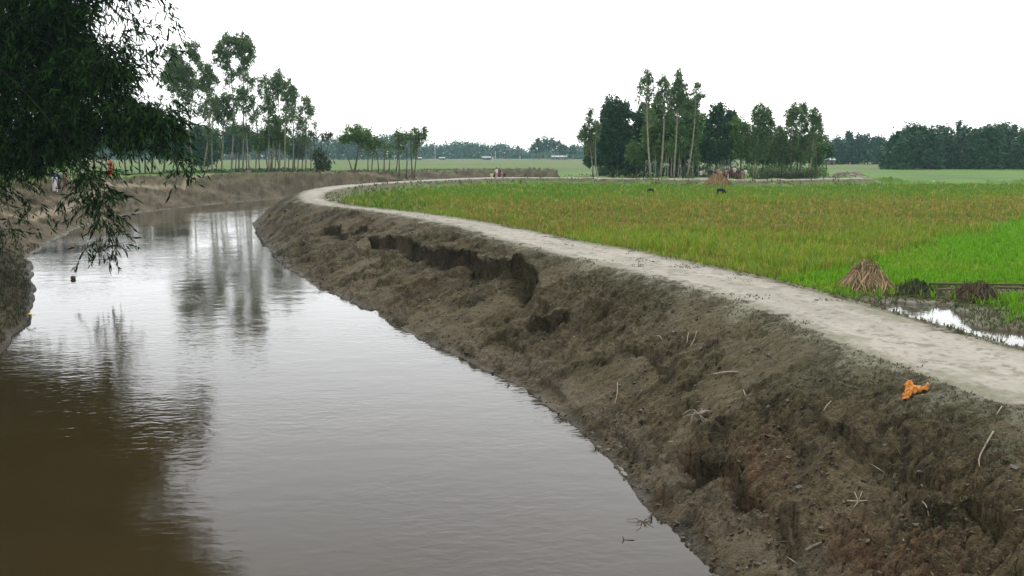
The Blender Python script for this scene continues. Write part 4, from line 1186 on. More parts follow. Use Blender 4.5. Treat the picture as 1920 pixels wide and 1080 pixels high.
# loose clods
rg = np.random.default_rng(23)
t_ = (1 + 5 ** .5) / 2
ICO = np.array([(-1, t_, 0), (1, t_, 0), (-1, -t_, 0), (1, -t_, 0), (0, -1, t_), (0, 1, t_), (0, -1, -t_), (0, 1, -t_), (t_, 0, -1), (t_, 0, 1), (-t_, 0, -1), (-t_, 0, 1)]) / 1.9
ICOF = np.array([(0, 11, 5), (0, 5, 1), (0, 1, 7), (0, 7, 10), (0, 10, 11), (1, 5, 9), (5, 11, 4), (11, 10, 2), (10, 7, 6), (7, 1, 8), (3, 9, 4), (3, 4, 2), (3, 2, 6), (3, 6, 8), (3, 8, 9), (4, 9, 5), (2, 4, 11), (6, 2, 10), (8, 6, 7), (9, 8, 1)])
x, y = scatter(95000, -.42, .72, 7.5, 64, rg, 1.0)
z, m = height(x, y, True)
pr = np.clip(.10 + .75 * smooth(fbm(x * .8, y * .8, 501, 3), -.02, .35), 0, 1) * smooth(m["dR"], .5, 1.2)
pr = np.maximum(pr, .7 * (1 - smooth(m["dW"], .1, .6)))
ok = m["rb"] & (rg.random(len(x)) < pr * .45) & (m["dW"] > -.05) & (m["fresh"] < .5)
x, y, z = x[ok], y[ok], z[ok]
n = len(x)
sz = .005 + .026 * rg.random(n) ** 4 + .0006 * y
a = rg.uniform(0, 6.28, n)
v = ICO[None] * (1 + .35 * rg.normal(size=(n, 12, 1)))
v = v * (sz[:, None] * rg.uniform(.7, 1.5, (n, 3)) * np.array([1, 1, .7]))[:, None, :]
v = np.stack([v[..., 0] * np.cos(a)[:, None] - v[..., 1] * np.sin(a)[:, None], v[..., 0] * np.sin(a)[:, None] + v[..., 1] * np.cos(a)[:, None], v[..., 2]], -1)
v = v + np.stack([x, y, z + sz * .15], -1)[:, None, :]
cc = np.array((.054, .041, .021)) * rg.uniform(.5, 1.2, (n, 1))
tag(mk("mud_clods", v.reshape(-1, 3), (ICOF[None] + np.arange(n)[:, None, None] * 12).reshape(-1, 3), M["clod"], None, np.repeat(cc, 12, 0), False, None, 1.0), "loose mud clods scattered over the slumping river bank", None, None, "stuff")

# straw and root fibres lying on the mud
rg = np.random.default_rng(24)
x, y = scatter(5200, -.3, .72, 8, 45, rg, 1.1)
z, m = height(x, y, True)
ok = m["rb"] & (m["dW"] > .2) & (rg.random(len(x)) < .2 + .5 * smooth(fbm(x * .6, y * .6, 601, 2), 0, .3))
x, y, z = x[ok], y[ok], z[ok]
n = len(x)
a = rg.uniform(0, 6.28, n); L_ = rg.uniform(.05, .24, n)
d = np.stack([np.cos(a), np.sin(a), rg.uniform(-.1, .45, n)], -1)
Vv, Ff = leaf_cards(np.stack([x, y, z + .012], -1), d, L_, .010 + .00035 * y, rg)
cc = np.where(rg.random((n, 1)) < .5, np.array([(.30, .25, .16)]), np.array([(.15, .12, .08)])) * rg.uniform(.7, 1.2, (n, 1))
tag(mk("straw_litter", Vv, Ff, M["weed"], None, np.repeat(cc, 4, 0)), "bits of straw and root fibre lying on the muddy bank", None, None, "stuff")

# grassy fringe at the feet of the far trees
rg = np.random.default_rng(25)
x, y = scatter(16000, -.6, .40, 78, 150, rg, 1.0)
z, m = height(x, y, True)
ok = ((m["left"] & (m["dWL"] > 7)) | (m["beyond"] > .5) | ((m["dR"] > .3) & (m["dR"] < 3))) & (m["dW"] > 1) & (m["dR"] > .2) & (dist_pl(x, y, FOOT) > .7) & (rg.random(len(x)) < smooth(fbm(x * .15, y * .15, 611, 2), -.2, .25))
x, y, z = x[ok], y[ok], z[ok]
cc = np.where(rg.random((len(x), 1)) < .6, np.array([(.075, .105, .030)]), np.array([(.14, .135, .055)]))
Vb, Fb, Cb = blades(x, y, z - .02, rg.uniform(.12, .38, len(x)), 6, .06, .7, cc, rg, .35)
tag(mk("verge_grass", Vb, Fb, M["weed"], None, Cb), "rough grass along the far bank tops and road verges", None, None, "stuff")


# ------------------------------------------------------------------ heaps, reeds, hedge, poles
def stalk_heap(name, label, cat, px, py, hpx, rpx, nst, mat, seed, flare=1.0, core=None, droop=.0, parts="stalks", wid=.016, blunt=.5):
    rg = np.random.default_rng(seed)
    b = cast(px, py, height)
    s = b[1] / FPX
    h, r = hpx * s, rpx * s
    o = thing(name, label, cat, (b[0], b[1], b[2] - .03))
    mb = MB()
    for i in range(nst // 7):                          # loose stalks fallen round the heap
        a, aa_ = rg.uniform(0, 6.283, 2); q = rg.uniform(.9, 1.5) * r
        f0 = np.array([math.cos(a) * q, math.sin(a) * q * .7, rg.uniform(.03, .10)])
        mb.tube(np.array([f0, f0 + np.array([math.cos(aa_), math.sin(aa_), rg.uniform(-.1, .25)]) * r * rg.uniform(.25, .6)]), [wid, wid * .5], 3)
    for i in range(nst):
        a = rg.uniform(0, 6.283); q = rg.random() ** .6
        rr = r * q * flare
        foot = np.array([math.cos(a) * rr, math.sin(a) * rr * .8, 0.0])
        hh = h * (1 - .5 * q ** 2.5) * rg.uniform(.55, 1.15)
        top = np.array([math.cos(a + rg.normal() * .6) * rr * blunt + rg.normal() * r * .05, math.sin(a + rg.normal() * .6) * rr * blunt * .8, hh])
        mid = foot * .55 + top * .45 + np.array([math.cos(a), math.sin(a), 0]) * r * .10 + rg.normal(size=3) * .02
        bent = top + np.array([math.cos(a), math.sin(a), -droop]) * rg.uniform(.02, .12) * r
        w = wid * rg.uniform(.6, 1.4)
        mb.tube(np.array([foot, mid, top, bent]), [w, w * .8, w * .6, w * .4], 3)
    tag(mb.build(parts, mat, o), kind="stuff")
    if core:
        k = 14; aa = np.arange(k) * 2 * math.pi / k
        zz = [0, .35, .65, .85]; rs = [.50, .42, .26, .08]
        V = [(math.cos(t) * r * rs[j] * rg.uniform(.85, 1.1), math.sin(t) * r * .75 * rs[j] * rg.uniform(.85, 1.1), h * .85 * zz[j]) for j in range(4) for t in aa]
        F = [(j * k + i, j * k + (i + 1) % k, (j + 1) * k + (i + 1) % k, (j + 1) * k + i) for j in range(3) for i in range(k)]
        mk("heap_core", np.array(V), np.array(F), core, o, None, True)
    return o


stalk_heap("straw_stook", "tan straw stook flaring like a tent at the field edge", "straw heap", 1624, 546, 56, 60, 800, M["straw"], 51, 1.0, M["straw_dark"], .4)
stalk_heap("stalk_heap", "low dark brown heap of old stalks lying by the puddle", "straw heap", 1829, 564, 38, 44, 520, M["straw_dark"], 52, .95, M["straw_dark"], 1.6, blunt=.72)
stalk_heap("weed_mound", "low green weedy mound between the two stalk heaps", "weed clump", 1716, 553, 30, 38, 420, M["leaf_weed"], 53, 1.0, M["straw_dark"], 1.4, "leaves", blunt=.75)
stalk_heap("reed_clump", "pale dry reed clump in front of the copse", "reeds", 1345, 349, 22, 30, 360, M["reed"], 54, 1.0, M["straw_dark"], .8, wid=.035)
# hedge beyond the road under the copse
hx = [WY(p, 332, 108.5) for p in np.linspace(1432, 1530, 12)]
hb0 = np.array([hx[5][0], 108.5, H1(hx[5][0], 108.5)])
hedge = thing("hedge", "dark low hedge at the field edge under the copse's right end", "hedge", hb0)
rg = np.random.default_rng(55)
hm = MB()
c = []
for i in range(26):
    p = WY(1430 + 4 * i, 332, 108.5 + rg.normal() * .5)
    gz_ = H1(p[0], p[1])
    hm = MB(); hm.tube(np.array([[p[0], p[1], gz_ - .1], [p[0] + rg.normal() * .1, p[1], gz_ + .6], [p[0] + rg.normal() * .2, p[1], gz_ + 1.0]]), [.03, .02, .01], 4); hm.build("stem", DB, hedge, hb0)
    c.append(np.array([p[0], p[1], gz_ + .55]) + rg.normal(size=(120, 3)) * np.array([.35, .4, .28]))
c = np.vstack(c); c[:, 2] = np.maximum(c[:, 2], hb0[2] - .05)
Vv, Ff = leaf_cards(c, rg.normal(size=c.shape), rg.uniform(.12, .3, len(c)), rg.uniform(.06, .14, len(c)), rg)
mk("foliage", Vv - hb0, Ff, M["leaf_hedge"], hedge)
# greyish bush behind the crowd
bb = WY(1357, 312, 119.5); bb[2] = H1(bb[0], 119.5)
bush = thing("bush", "grey green feathery bush behind the crowd under the copse", "bush", bb)
c = bb + np.array([0, 0, 1.4]) + rg.normal(size=(900, 3)) * np.array([1.4, .6, .55])
Vv, Ff = leaf_cards(c, rg.normal(size=c.shape) * .4 + np.array([0, 0, 1]), rg.uniform(.2, .5, 900), rg.uniform(.03, .08, 900), rg)
mk("foliage", Vv - bb, Ff, mat_leaf("grey_leaf", (.12, .15, .105), .4, .15), bush)
mbb = MB()
for i in range(9):
    q = rg.normal(size=2) * .7
    mbb = MB(); mbb.tube(np.array([[0, 0, -.05], [q[0] * .5, q[1] * .3, .8], [q[0], q[1] * .5, 1.6]]), [.04, .025, .01], 4); mbb.build("stem", DB, bush)
# grey earth mound right of the copse
mc = WY(1592, 328, 128); mz = H1(mc[0], 128)
rg = np.random.default_rng(56)
k = 40; aa = np.arange(k) * 2 * math.pi / k
V = [(math.cos(t) * 3.6 * q * (1 + .12 * math.sin(3 * t)), math.sin(t) * 2.2 * q, .75 * (1 - q * q) * (1 + .3 * rg.normal()) - .08) for q in (1, .8, .6, .4, .2) for t in aa] + [(0, 0, .8)]
F = [(j * k + i, j * k + (i + 1) % k, (j + 1) * k + (i + 1) % k, (j + 1) * k + i) for j in range(4) for i in range(k)]
md = mk("earth_mound", np.array(V), [np.array(F), np.array([(4 * k + i, 4 * k + (i + 1) % k, 5 * k) for i in range(k)])], mat_plain("grey_earth", (.20, .175, .14), .95, .3, 3, .5), None, None, False)
md.location = (mc[0], 128, mz)
tag(md, "low grey earth mound on the field edge right of the copse", "earth mound")
# bamboo poles lying along the plot edge on the right
for i, (a, b, zz) in enumerate(POLES):
    p0, p1 = P(*a, 1.55 + zz), P(*b, 1.55 + zz)
    ff = np.linspace(0, 1, 9)[:, None]
    path = p0 + (p1 - p0) * ff
    path[:, 2] = np.maximum(height(path[:, 0], path[:, 1]) + .04 + zz, 0)
    o = MB(); o.tube(path - p0, .035 - .012 * ff[:, 0], 6)
    for q in range(1, 8):
        o.tube(np.array([path[q] - p0 - (p1 - p0) * .002, path[q] - p0 + (p1 - p0) * .002]), .041 - .012 * q / 8, 6)
    ob = o.build("bamboo_pole", M["straw_dark"], None, (0, 0, 0), True)
    ob.location = p0
    tag(ob, ["longest dark bamboo pole lying behind the low brown heap", "upper short bamboo pole lying right of the low brown heap", "bamboo pole lying between the weedy mound and the brown heap", "lowest bamboo pole lying right of the low brown heap"][i], "bamboo pole", "bamboo poles lying along the plot edge")


# ------------------------------------------------------------------ litter on the near bank
def ground_stick(label, pts, r, mat, name="stick", lift=.03, forks=()):
    W_ = [cast(a, b, height) for a, b in pts]
    b0 = W_[0].copy()
    o = MB()
    path = np.array([w + np.array([0, 0, lift]) for w in W_]) - b0
    o.tube(chaikin(path, 1), np.linspace(r, r * .6, len(chaikin(path, 1))), 6)
    for pts2 in forks:
        p2 = np.array([cast(a, b, height) + np.array([0, 0, lift]) for a, b in pts2]) - b0
        o.tube(p2, np.linspace(r * .7, r * .35, len(p2)), 5)
    ob = o.build(name, mat, None, (0, 0, 0), True)
    ob.location = b0
    return tag(ob, label, "stick")


ground_stick("long pale stick lying on the upper bank near the frame's right edge", [(1862, 815), (1848, 840), (1834, 870), (1836, 880)], .011, M["stick"])
ground_stick("short thick whitish stick lying across the middle of the bank", [(1339, 706), (1362, 704), (1384, 701)], .022, M["stick"])
ground_stick("pale stick standing by the road shoulder at the far right", [(1878, 768), (1868, 782)], .009, M["stick"])
ground_stick("wavy pale root running down beside the smooth mud patch", [(1306, 628), (1303, 642), (1294, 656)], .010, M["stick"], "root")
ground_stick("thin wavy pale root left of the wavy pair", [(1291, 628), (1289, 640), (1288, 648)], .009, M["stick"], "root")
ground_stick("thin long pale root on the lower middle bank", [(1158, 722), (1157, 745), (1152, 764)], .009, M["stick"], "root")
ground_stick("forked whitish twig left of the wavy roots", [(1228, 634), (1236, 632), (1242, 642)], .010, M["stick"], "twig")
ground_stick("thin bent straw on the lower right bank below the star twig", [(1728, 958), (1736, 968), (1741, 978)], .007, M["stick"], "straw")
ground_stick("grey branch half buried at the bottom of the bank", [(1510, 1040), (1524, 1030), (1540, 1022)], .02, M["root"], "branch")
ground_stick("pale bent twig below the whitish stick", [(1394, 735), (1398, 748), (1408, 743)], .010, M["stick"], "twig")
ground_stick("pale twig with a forked foot on the right of the smooth bank", [(1558, 757), (1548, 768), (1544, 776)], .008, M["stick"], "twig")
ground_stick("whitish star shaped uprooted tuft on the lower right bank", [(1588, 945), (1609, 945), (1626, 946)], .012, M["stick"], "uprooted_tuft", .03, [[(1609, 945), (1616, 930)], [(1609, 945), (1602, 930)], [(1609, 945), (1600, 958)]])
# uprooted stump with grey roots
sb = cast(1312, 788, height)
stump = thing("root_stump", "grey uprooted stump with tangled roots lying mid bank", "stump", sb)
o = MB(); rg = np.random.default_rng(61)
o.tube(np.array([[.22, .15, .02], [.08, .05, .10], [-.06, -.04, .08]]), [.05, .06, .045], 7)
o.build("stump", M["root"], stump, (0, 0, 0), True)
for i in range(9):
    a = rg.uniform(0, 6.28)
    p = np.array([[-.02, -.02, .08], [math.cos(a) * .14, math.sin(a) * .14, .12 + rg.uniform(-.05, .08)], [math.cos(a + .4) * .3, math.sin(a + .4) * .3, .02 + rg.uniform(-.04, .06)]])
    q = MB(); q.tube(chaikin(p, 1), np.linspace(.02, .006, 6), 5)
    q.build("root", M["root"], stump, (0, 0, 0), True)

# orange cloth
oc = cast(1712, 740, height)
mo, n_, l_ = mat_new("orange_cloth")
tcn = N(n_, "ShaderNodeTexCoord"); vn = N(n_, "ShaderNodeTexVoronoi"); vn.inputs["Scale"].default_value = 22
l_.new(tcn.outputs["Object"], vn.inputs["Vector"])
rp = N(n_, "ShaderNodeValToRGB"); rp.color_ramp.elements[0].color = (.56, .24, .025, 1); rp.color_ramp.elements[1].color = (.33, .10, .012, 1)
rp.color_ramp.elements[0].position = .2; rp.color_ramp.elements[1].position = .6
l_.new(vn.outputs["Distance"], rp.inputs[0])
bsd = N(n_, "ShaderNodeBsdfPrincipled"); bsd.inputs["Roughness"].default_value = .85
l_.new(rp.outputs[0], bsd.inputs["Base Color"]); ou = N(n_, "ShaderNodeOutputMaterial"); l_.new(bsd.outputs[0], ou.inputs[0])
out = np.array([cast(a, b, height)[:2] for a, b in [(1693, 728), (1702, 723), (1716, 724), (1730, 727), (1741, 729), (1738, 737), (1722, 740), (1712, 744), (1703, 752), (1692, 757), (1691, 748), (1697, 738)]])
g_ = np.linspace(0, 1, 26)
lo, hi = out.min(0) - .01, out.max(0) + .01
X, Y_ = np.meshgrid(lo[0] + (hi[0] - lo[0]) * g_, lo[1] + (hi[1] - lo[1]) * g_)
xf, yf = X.ravel(), Y_.ravel()
zf_ = height(xf, yf) + .035 + .05 * np.abs(fbm(xf * 9, yf * 9, 701, 3)) + .03 * np.sin(xf * 40 + 8 * fbm(xf * 5, yf * 5, 703, 2))
qi = (np.arange(25)[:, None] * 26 + np.arange(25)[None]).ravel()
qq = np.stack([qi, qi + 1, qi + 27, qi + 26], -1)
qq = qq[inside(xf[qq].mean(1), yf[qq].mean(1), out)]
us_, iv = np.unique(qq.ravel(), return_inverse=True)
cl = mk("orange_cloth", np.stack([xf, yf, zf_], -1)[us_] - oc, iv.reshape(-1, 4), mo, None, None, True)
cl.location = oc
sol = cl.modifiers.new("thickness", 'SOLIDIFY'); sol.thickness = .006
tag(cl, "crumpled bright orange patterned cloth lying on the bank below the road", "cloth")

# floating things
fb = MB()
fp_ = P(137, 520, .08)
ball = mk("floating_coconut", ICO * .14 * np.array([1, 1, .9]), ICOF, M["bark_dark"], None, None, True)
ball.modifiers.new("round", 'SUBSURF').levels = 2; ball.modifiers["round"].render_levels = 2
ball.location = (fp_[0], fp_[1], .06)
tag(ball, "dark round husk floating near the left bank", "floating husk")
yb = cast(55, 597, height)
yl = mk("yellow_wrapper", np.array([(-.16, 0, .02), (0, -.05, .10), (.16, .02, .05), (.14, .1, .02), (0, .09, .12), (-.14, .1, .05)]), np.array([(0, 1, 4, 5), (1, 2, 3, 4)]), mat_plain("yellow_plastic", (.62, .50, .10), .4, .1, 4, .1), None, None, True)
yl.location = yb + np.array([0, 0, .05]); yl.modifiers.new("thickness", 'SOLIDIFY').thickness = .008
tag(yl, "small yellow wrapper at the water's edge under the bamboo", "litter")
tp0 = P(1169, 1012, 0)
tq = MB(); tq.tube(np.array([[0, 0, -.2], [.0, 0, .02], [-.015, .0, .05]]), [.008, .008, .005], 5); tq.tube(np.array([[0, 0, .0], [.12, -.02, .006], [.2, 0, -.01]]), [.006, .006, .004], 5)
to = tq.build("twig", M["bark_dark"], None, (0, 0, 0), True); to.location = tp0
tag(to, "dark twig poking out of the water near the frame bottom", "twig")
# debris along the near waterline
for i, (a, b) in enumerate([(535, 503), (600, 548), (953, 723), (1057, 788), (1100, 815), (1118, 842), (1222, 972), (1205, 978)]):
    w = P(a, b, .0); rg = np.random.default_rng(640 + i)
    q = MB()
    for j in range(7):
        e = rg.normal(size=2) * .11
        q.tube(np.array([[0, 0, -.02], [e[0] * .5, e[1] * .5, rg.uniform(.02, .07)], [e[0] - .05, e[1] - .03, rg.uniform(.0, .06)]]), [.007, .005, .003], 4)
    ob = q.build("drift_twigs", M["bark_dark"], None); ob.location = w
    tag(ob, "small dark tangle of twigs caught at the near waterline, {} from the far end".format(ORD[i]), "twigs", "twig tangles at the waterline")


# ------------------------------------------------------------------ people and goats
def skin_mesh(name, verts, edges, radii, root=0, lev=2):
    me = bpy.data.meshes.new(name + "_src")
    me.from_pydata(verts, edges, [])
    ob = bpy.data.objects.new(name + "_src", me); COL.objects.link(ob)
    sk = ob.modifiers.new("skin", 'SKIN'); sk.use_smooth_shade = True
    for i, r in enumerate(radii):
        v = me.skin_vertices[0].data[i]
        v.radius = (r, r) if np.isscalar(r) else r
        v.use_root = (i == root)
    ss = ob.modifiers.new("sub", 'SUBSURF'); ss.levels = lev; ss.render_levels = lev
    dg = bpy.context.evaluated_depsgraph_get()
    m2 = bpy.data.meshes.new_from_object(ob.evaluated_get(dg))
    m2.name = name
    bpy.data.objects.remove(ob); bpy.data.meshes.remove(me)
    return m2


def body_mesh(name, step=0.0, sit=False, armbend=.15):
    v = [(0, 0, .90), (0, .01, 1.10), (0, .0, 1.28), (0, 0, 1.40), (0, -.015, 1.47), (0, -.02, 1.56), (0, -.01, 1.63)]
    e = [(0, 1), (1, 2), (2, 3), (3, 4), (4, 5), (5, 6)]
    r = [(.135, .10), (.115, .085), (.14, .095), .052, .060, .085, .055]
    for s in (-1, 1):
        k = len(v)
        st = step * s
        v += [(s * .09, 0, .84), (s * .095, -.02 - st * .5, .47), (s * .095, .02 - st, .085), (s * .10, -.13 - st, .03)]
        e += [(0, k), (k, k + 1), (k + 1, k + 2), (k + 2, k + 3)]
        r += [.085, .058, .040, .032]
        k = len(v)
        v += [(s * .175, 0, 1.345), (s * .225, .02 + st * .25, 1.08), (s * .215, -armbend + st * .45, .86), (s * .21, -armbend - .03 + st * .45, .76)]
        e += [(2, k), (k, k + 1), (k + 1, k + 2), (k + 2, k + 3)]
        r += [.052, .040, .030, (.034, .016)]
    return skin_mesh(name, v, e, r)


BODY = [body_mesh("body_standing"), body_mesh("body_walking", .16), body_mesh("body_arms", 0, False, .30)]


def rings(zs, rx, ry, dx=None, dy=None, k=14, wob=0.0, seed=0):
    rg = np.random.default_rng(seed)
    a = np.arange(k) * 2 * math.pi / k
    V = []
    for j, z in enumerate(zs):
        w = 1 + wob * rg.normal(size=k)
        V.append(np.c_[np.cos(a) * rx[j] * w + (dx[j] if dx else 0), np.sin(a) * ry[j] * w + (dy[j] if dy else 0), np.full(k, z)])
    V = np.vstack(V)
    i = np.arange(len(zs) - 1)[:, None] * k; j = np.arange(k)[None]; q = (j + 1) % k
    return V, np.stack([i + j, i + q, i + k + q, i + k + j], -1).reshape(-1, 4)


def cloth_mesh(kind):
    b = MB()
    if kind == "shirt":
        b.add(*rings([.84, 1.0, 1.15, 1.28, 1.37, 1.42], [.165, .155, .165, .185, .165, .075], [.125, .115, .12, .125, .10, .07]))
        for s in (-1, 1):
            b.tube(np.array([(s * .16, 0, 1.35), (s * .205, .01, 1.22), (s * .225, .02, 1.10)]), [.072, .068, .064], 8)
    elif kind == "wrap":
        b.add(*rings([.93, .75, .5, .28, .12], [.150, .175, .180, .185, .19], [.120, .14, .150, .155, .16], wob=.05, seed=3))
    elif kind == "trousers":
        b.add(*rings([.95, .80], [.150, .168], [.118, .125]))
        for s in (-1, 1):
            b.tube(np.array([(s * .085, 0, .84), (s * .095, -.02, .47), (s * .095, .02, .10)]), [.098, .078, .068], 8)
    elif kind == "sari":
        b.add(*rings([.93, .75, .5, .28, .08], [.160, .185, .195, .205, .215], [.130, .15, .165, .175, .18], wob=.05, seed=5))
        b.add(*rings([.90, 1.08, 1.25, 1.38, 1.47, 1.57, 1.66, 1.70], [.165, .160, .195, .19, .105, .11, .085, .02], [.13, .125, .135, .12, .10, .12, .10, .02], dy=[0, 0, 0, .01, .02, .025, .02, .015], wob=.02, seed=6))
        b.tube(np.array([(.17, .03, 1.35), (.20, .06, 1.0), (.17, .08, .65)]), [.06, .06, .03], 6)
    return b


def hair_mesh():
    b = MB()
    V, F = rings([1.535, 1.58, 1.63, 1.67, 1.69], [.092, .094, .084, .05, .008], [.085, .098, .09, .055, .008], dy=[.03, .015, .0, -.005, -.005])
    b.add(V, F)
    return b


_cl = {k: cloth_mesh(k) for k in ("shirt", "wrap", "trousers", "sari")}
_hair = hair_mesh()
_cmat = {}


def cmat(c):
    if c not in _cmat:
        _cmat[c] = mat_plain("cloth_%d" % len(_cmat), c, .85, .12, 6, .05)
    return _cmat[c]


def person(px, Y, label, top, low, lowkind, hs=1.0, rz=0.0, pose=0, group=None, sari=False):
    p = WY(px, 325, Y)
    z0 = H1(p[0], Y)
    t = thing("person", label, "person", (p[0], Y, z0), group, rz)
    t.scale = (hs, hs, hs)
    b = bpy.data.objects.new("body", BODY[pose])
    if not BODY[pose].materials: BODY[pose].materials.append(M["skin"])
    link(b, t)
    if sari:
        _cl["sari"].build("sari", cmat(top), t, (0, 0, 0), True)
    else:
        _cl["shirt"].build("shirt", cmat(top), t, (0, 0, 0), True)
        _cl[lowkind].build({"wrap": "lungi", "trousers": "trousers"}[lowkind], cmat(low), t, (0, 0, 0), True)
        _hair.build("hair", M["hair"], t, (0, 0, 0), True)
    return t


WHT, YEL, DRK, RED, PNK, BLU, BRN, TAN = (.62, .60, .58), (.66, .62, .22), (.03, .03, .035), (.15, .040, .045), (.42, .27, .26), (.05, .07, .30), (.13, .07, .05), (.35, .26, .18)
g = "group of people standing on the far road"
person(922, 118.2, "person in a pale yellow shirt at the left of the group on the far road", YEL, TAN, "trousers", 1.0, .3, 0, g)
person(927.5, 118.8, "person in a black top standing behind the white shirt on the far road", DRK, TAN, "wrap", 1.0, -.3, 0, g)
person(931, 117.8, "person in a white shirt in the middle of the group on the far road", WHT, PNK, "wrap", 1.0, .5, 2, g)
person(936.5, 118.3, "person in a dark red top near the right of the far road group", RED, RED, "wrap", 1.02, .1, 0, g)
person(940, 118.9, "person wrapped head to foot in pink cloth in the far road group", PNK, PNK, "wrap", 1.0, -.4, 0, g, True)
person(945.5, 118.4, "short person in black at the right end of the group on the far road", DRK, DRK, "trousers", .70, .6, 0, g)
g = "people on the far bank path under the bamboo"
person(101, 76, "person in a white shirt on the far bank path under the bamboo", WHT, WHT, "wrap", 1.02, .4, 1, g)
person(108, 76.8, "person in a dark blue shirt beside the white shirted one under the bamboo", BLU, DRK, "trousers", 1.0, -.2, 0, g)
person(121, 78, "person in brown standing among the trunks under the bamboo", TAN, BRN, "wrap", 1.02, .2, 0, g)
person(208, 101, "person in a bright red sari on the far bank path", (.62, .035, .025), RED, "wrap", 1.06, .8, 0, g, True)
g = "crowd standing under the copse"
crowd = [(1315, 117, WHT, DRK, "white shirted person alone left of the crowd under the copse"), (1320, 116.6, TAN, DRK, "tan shirted person second from the left of the crowd"), (1331, 116.8, DRK, BRN, "black shirted person third from the left of the crowd"),
         (1335, 117.6, DRK, DRK, "person all in black fourth from the left of the crowd"), (1340, 116.4, BRN, BRN, "brown clad person fifth from the left of the crowd"), (1346, 116.2, TAN, BRN, "tan shirted person above the reed clump in the crowd"),
         (1351, 115.8, PNK, DRK, "pink shirted person above the reed clump in the crowd"), (1354.5, 116.9, TAN, BRN, "second tan shirted person above the reed clump, right of the pink one"), (1358, 116.2, RED, DRK, "dark red clad person just right of the reed clump in the crowd"),
         (1361.5, 117.2, PNK, RED, "pink shirted person in dark red wrap in the crowd's middle"), (1365, 116.0, BRN, PNK, "brown shirted person with a pink wrap in the crowd's middle"), (1369, 116.8, RED, BRN, "dark red shirted person over brown in the crowd's right half"),
         (1372.5, 116.1, BRN, DRK, "brown shirted person over black in the crowd's right half"), (1377, 116.5, WHT, RED, "white shirted person over red in the crowd's right half"), (1381, 117.1, RED, RED, "person all in dark red near the crowd's right end"),
         (1384.5, 116.2, DRK, BRN, "black shirted person near the crowd's right end"), (1392, 117, TAN, TAN, "tan clad person apart at the crowd's right end"), (1398, 117.4, WHT, TAN, "pale shirted person last on the crowd's right")]
for i, (px, Y, a, b, lab) in enumerate(crowd):
    person(px, Y, lab, a, b, "wrap" if i % 3 else "trousers", [1.0, 1.04, .97, .93][i % 4], (i * 1.7) % 6.28, i % 3, g)


def goat_mesh(name, graze):
    hz_ = (-.38, .16) if graze else (-.34, .62)
    v = [(0.22, 0, .45), (0, 0, .44), (-.20, 0, .46), (-.28, 0, .46 if graze else .54), (hz_[0], 0, hz_[1] + .06), (hz_[0] - .10, 0, hz_[1]), (.30, 0, .47), (.35, 0, .55)]
    e = [(0, 1), (1, 2), (2, 3), (3, 4), (4, 5), (0, 6), (6, 7)]
    r = [.115, .135, .115, .07, .06, .035, .035, .015]
    for s in (-1, 1):
        k = len(v); v += [(.24, s * .075, .36), (.26, s * .075, .22), (.31, s * .075, .17), (.285, s * .075, .02)]; e += [(0, k), (k, k + 1), (k + 1, k + 2), (k + 2, k + 3)]; r += [.065, .035, .022, .022]
        k = len(v); v += [(-.20, s * .07, .32), (-.19, s * .07, .18), (-.20, s * .07, .02)]; e += [(2, k), (k, k + 1), (k + 1, k + 2)]; r += [.05, .028, .022]
        k = len(v); v += [(hz_[0] + .02, s * .07, hz_[1] + .10), (hz_[0] + .04, s * .12, hz_[1] + .06)]; e += [(4, k), (k, k + 1)]; r += [.02, .014]
    return skin_mesh(name, v, e, r, 1)


for i, (px, py, rz, gr, sc_, lab) in enumerate([(1220, 366, 0.25, True, .9, "smaller black goat grazing head down in the far green rice"), (1351, 369, math.pi + .3, True, 1.15, "larger black goat grazing in the rice below the reed clump")]):
    gm_ = goat_mesh("goat", gr); gm_.materials.append(M["fur"])
    p = cast(px, py, height)
    t = bpy.data.objects.new("goat", gm_); link(t)
    t.location = p + np.array([0, 0, .12]); t.rotation_euler = (0, 0, rz); t.scale = (sc_,) * 3
    tag(t, lab, "goat", "goats grazing in the rice")

# cart with a dark load beside the group, far road
def wheel(parent, c, r):
    o = MB(); a = np.linspace(0, 2 * math.pi, 15)
    o.tube(np.c_[np.cos(a) * r, np.zeros(15), np.sin(a) * r], .025, 5)
    w = o.build("wheel", M["dark"], parent, (0, 0, 0), True); w.location = c
    sp = MB()
    for k in range(6):
        t = k * math.pi / 6
        sp.tube(np.array([[-math.cos(t) * r, 0, -math.sin(t) * r], [math.cos(t) * r, 0, math.sin(t) * r]]), .006, 4)
    sp.build("spokes", M["pole"], w)


cp = WY(967, 325, 118.5)
cart = thing("cargo_tricycle", "dark flat three wheeled cart with a bulky black load beside the far group", "cart", (cp[0], 118.5, H1(cp[0], 118.5)), None, .05)
o = MB(); o.box((-.25, 0, .52), (1.5, .85, .06)); o.build("flatbed", M["bark_dark"], cart)
o = MB(); o.tube(np.array([[.5, 0, .5], [1.0, 0, .45], [1.3, 0, .85]]), .03, 6); o.tube(np.array([[1.3, 0, .85], [1.42, 0, .32]]), .025, 6); o.build("frame", M["dark"], cart, (0, 0, 0), True)
o = MB(); o.tube(np.array([[1.25, -.28, .95], [1.3, 0, .9], [1.25, .28, .95]]), .018, 6); o.build("handlebar", M["dark"], cart, (0, 0, 0), True)
o = MB(); o.add(*rings([.72, .76, .79], [.02, .12, .03], [.02, .08, .03], dx=[.78, .78, .78], k=10)); o.tube(np.array([[.78, 0, .45], [.78, 0, .74]]), .018, 5); o.build("saddle", M["dark"], cart, (0, 0, 0), True)
wheel(cart, (-.45, -.45, .32), .32); wheel(cart, (-.45, .45, .32), .32); wheel(cart, (1.42, 0, .32), .32)
lp = WY(978, 325, 119.6)
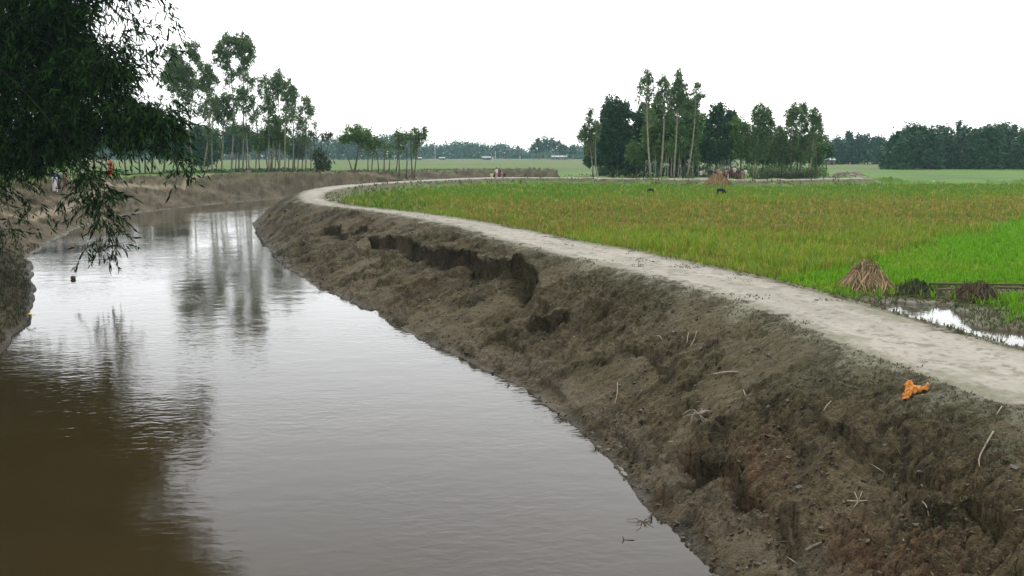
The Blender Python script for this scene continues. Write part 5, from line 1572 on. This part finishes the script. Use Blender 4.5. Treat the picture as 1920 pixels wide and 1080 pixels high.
ld = mk("sack", (ICO * np.array([.52, .4, .42])), ICOF, M["fur"], None, None, True)
ld.modifiers.new("round", 'SUBSURF').levels = 2; ld.modifiers["round"].render_levels = 2
ld.location = (lp[0], 119.6, H1(lp[0], 119.6) + .40)
tag(ld, "bulky black sack standing behind the cart's right end", "sack")

# ------------------------------------------------------------------ far poles and houses
for i, (px, yb_, yt_, Y, lab) in enumerate([(815.5, 299, 271, 420, "tall white pole far off left of the middle horizon"), (924, 303, 294, 300, "short white T topped post behind the far group"), (928.5, 299, 284, 420, "thin pale pole right behind the short white post"), (975, 301, 293, 420, "thin pale pole far off right of the group"), (1594, 309, 305, 300, "tiny white post in the far field right of the copse"), (739, 299, 292, 420, "short white post among the small bend trees")]):
    p1 = WY(px, yt_, Y)
    p0 = np.array([p1[0], Y, H1(p1[0], Y)])
    t = thing("white_post", lab, "post", p0)
    o = MB(); o.tube(np.array([[0, 0, -.1], [0, 0, p1[2] - p0[2]]]), [.14, .10], 6); o.build("shaft", M["pole"], t, (0, 0, 0), True)
    o = MB(); o.box((.25 if i == 1 else 0, 0, p1[2] - p0[2] - .1), (1.0 if i == 1 else .5, .14, .14)); o.build("crossarm", M["pole"], t)
for i, (px, Y, w, h, lab) in enumerate([(912, 600, 6, 2.2, "far shed with a bright pale blue tin roof behind the group"), (829, 600, 4, 1.7, "low white far shed right of the tall white pole"), (787, 590, 3, 1.7, "small white far hut right of the bend trees"), (1041, 640, 6, 2.6, "small pale far hut under the airy horizon trees"), (1056, 640, 5, 2.6, "second small pale far hut at the right of the airy horizon trees"),
                                        (1535, 300, 3.6, 2.2, "pale hut half hidden behind the copse's right end"), (1552, 300, 3.5, 2.4, "small pale hut just right of the copse")]):
    p = WY(px, 300, Y); z0 = H1(p[0], Y)
    t = thing("tin_house", lab, "house", (p[0], Y, z0), None, .1)
    o = MB(); o.box((0, 0, h * .35), (w, 4, h * .7)); o.build("wall", M["wallw"], t)
    V = np.array([(-w * .55, -2.4, h * .70 + .005), (w * .55, -2.4, h * .70 + .005), (w * .55, 2.4, h * .70 + .005), (-w * .55, 2.4, h * .70 + .005), (-w * .55, 0, h * 1.1), (w * .55, 0, h * 1.1)])
    mk("roof", V, [np.array([(0, 1, 5, 4), (2, 3, 4, 5), (3, 2, 1, 0)]), np.array([(0, 4, 3), (1, 2, 5)])], M["tin"], t)
    o = MB(); o.box((w * .15, -2.02, h * .28), (.9, .05, h * .5)); o.build("door", M["dark"], t)
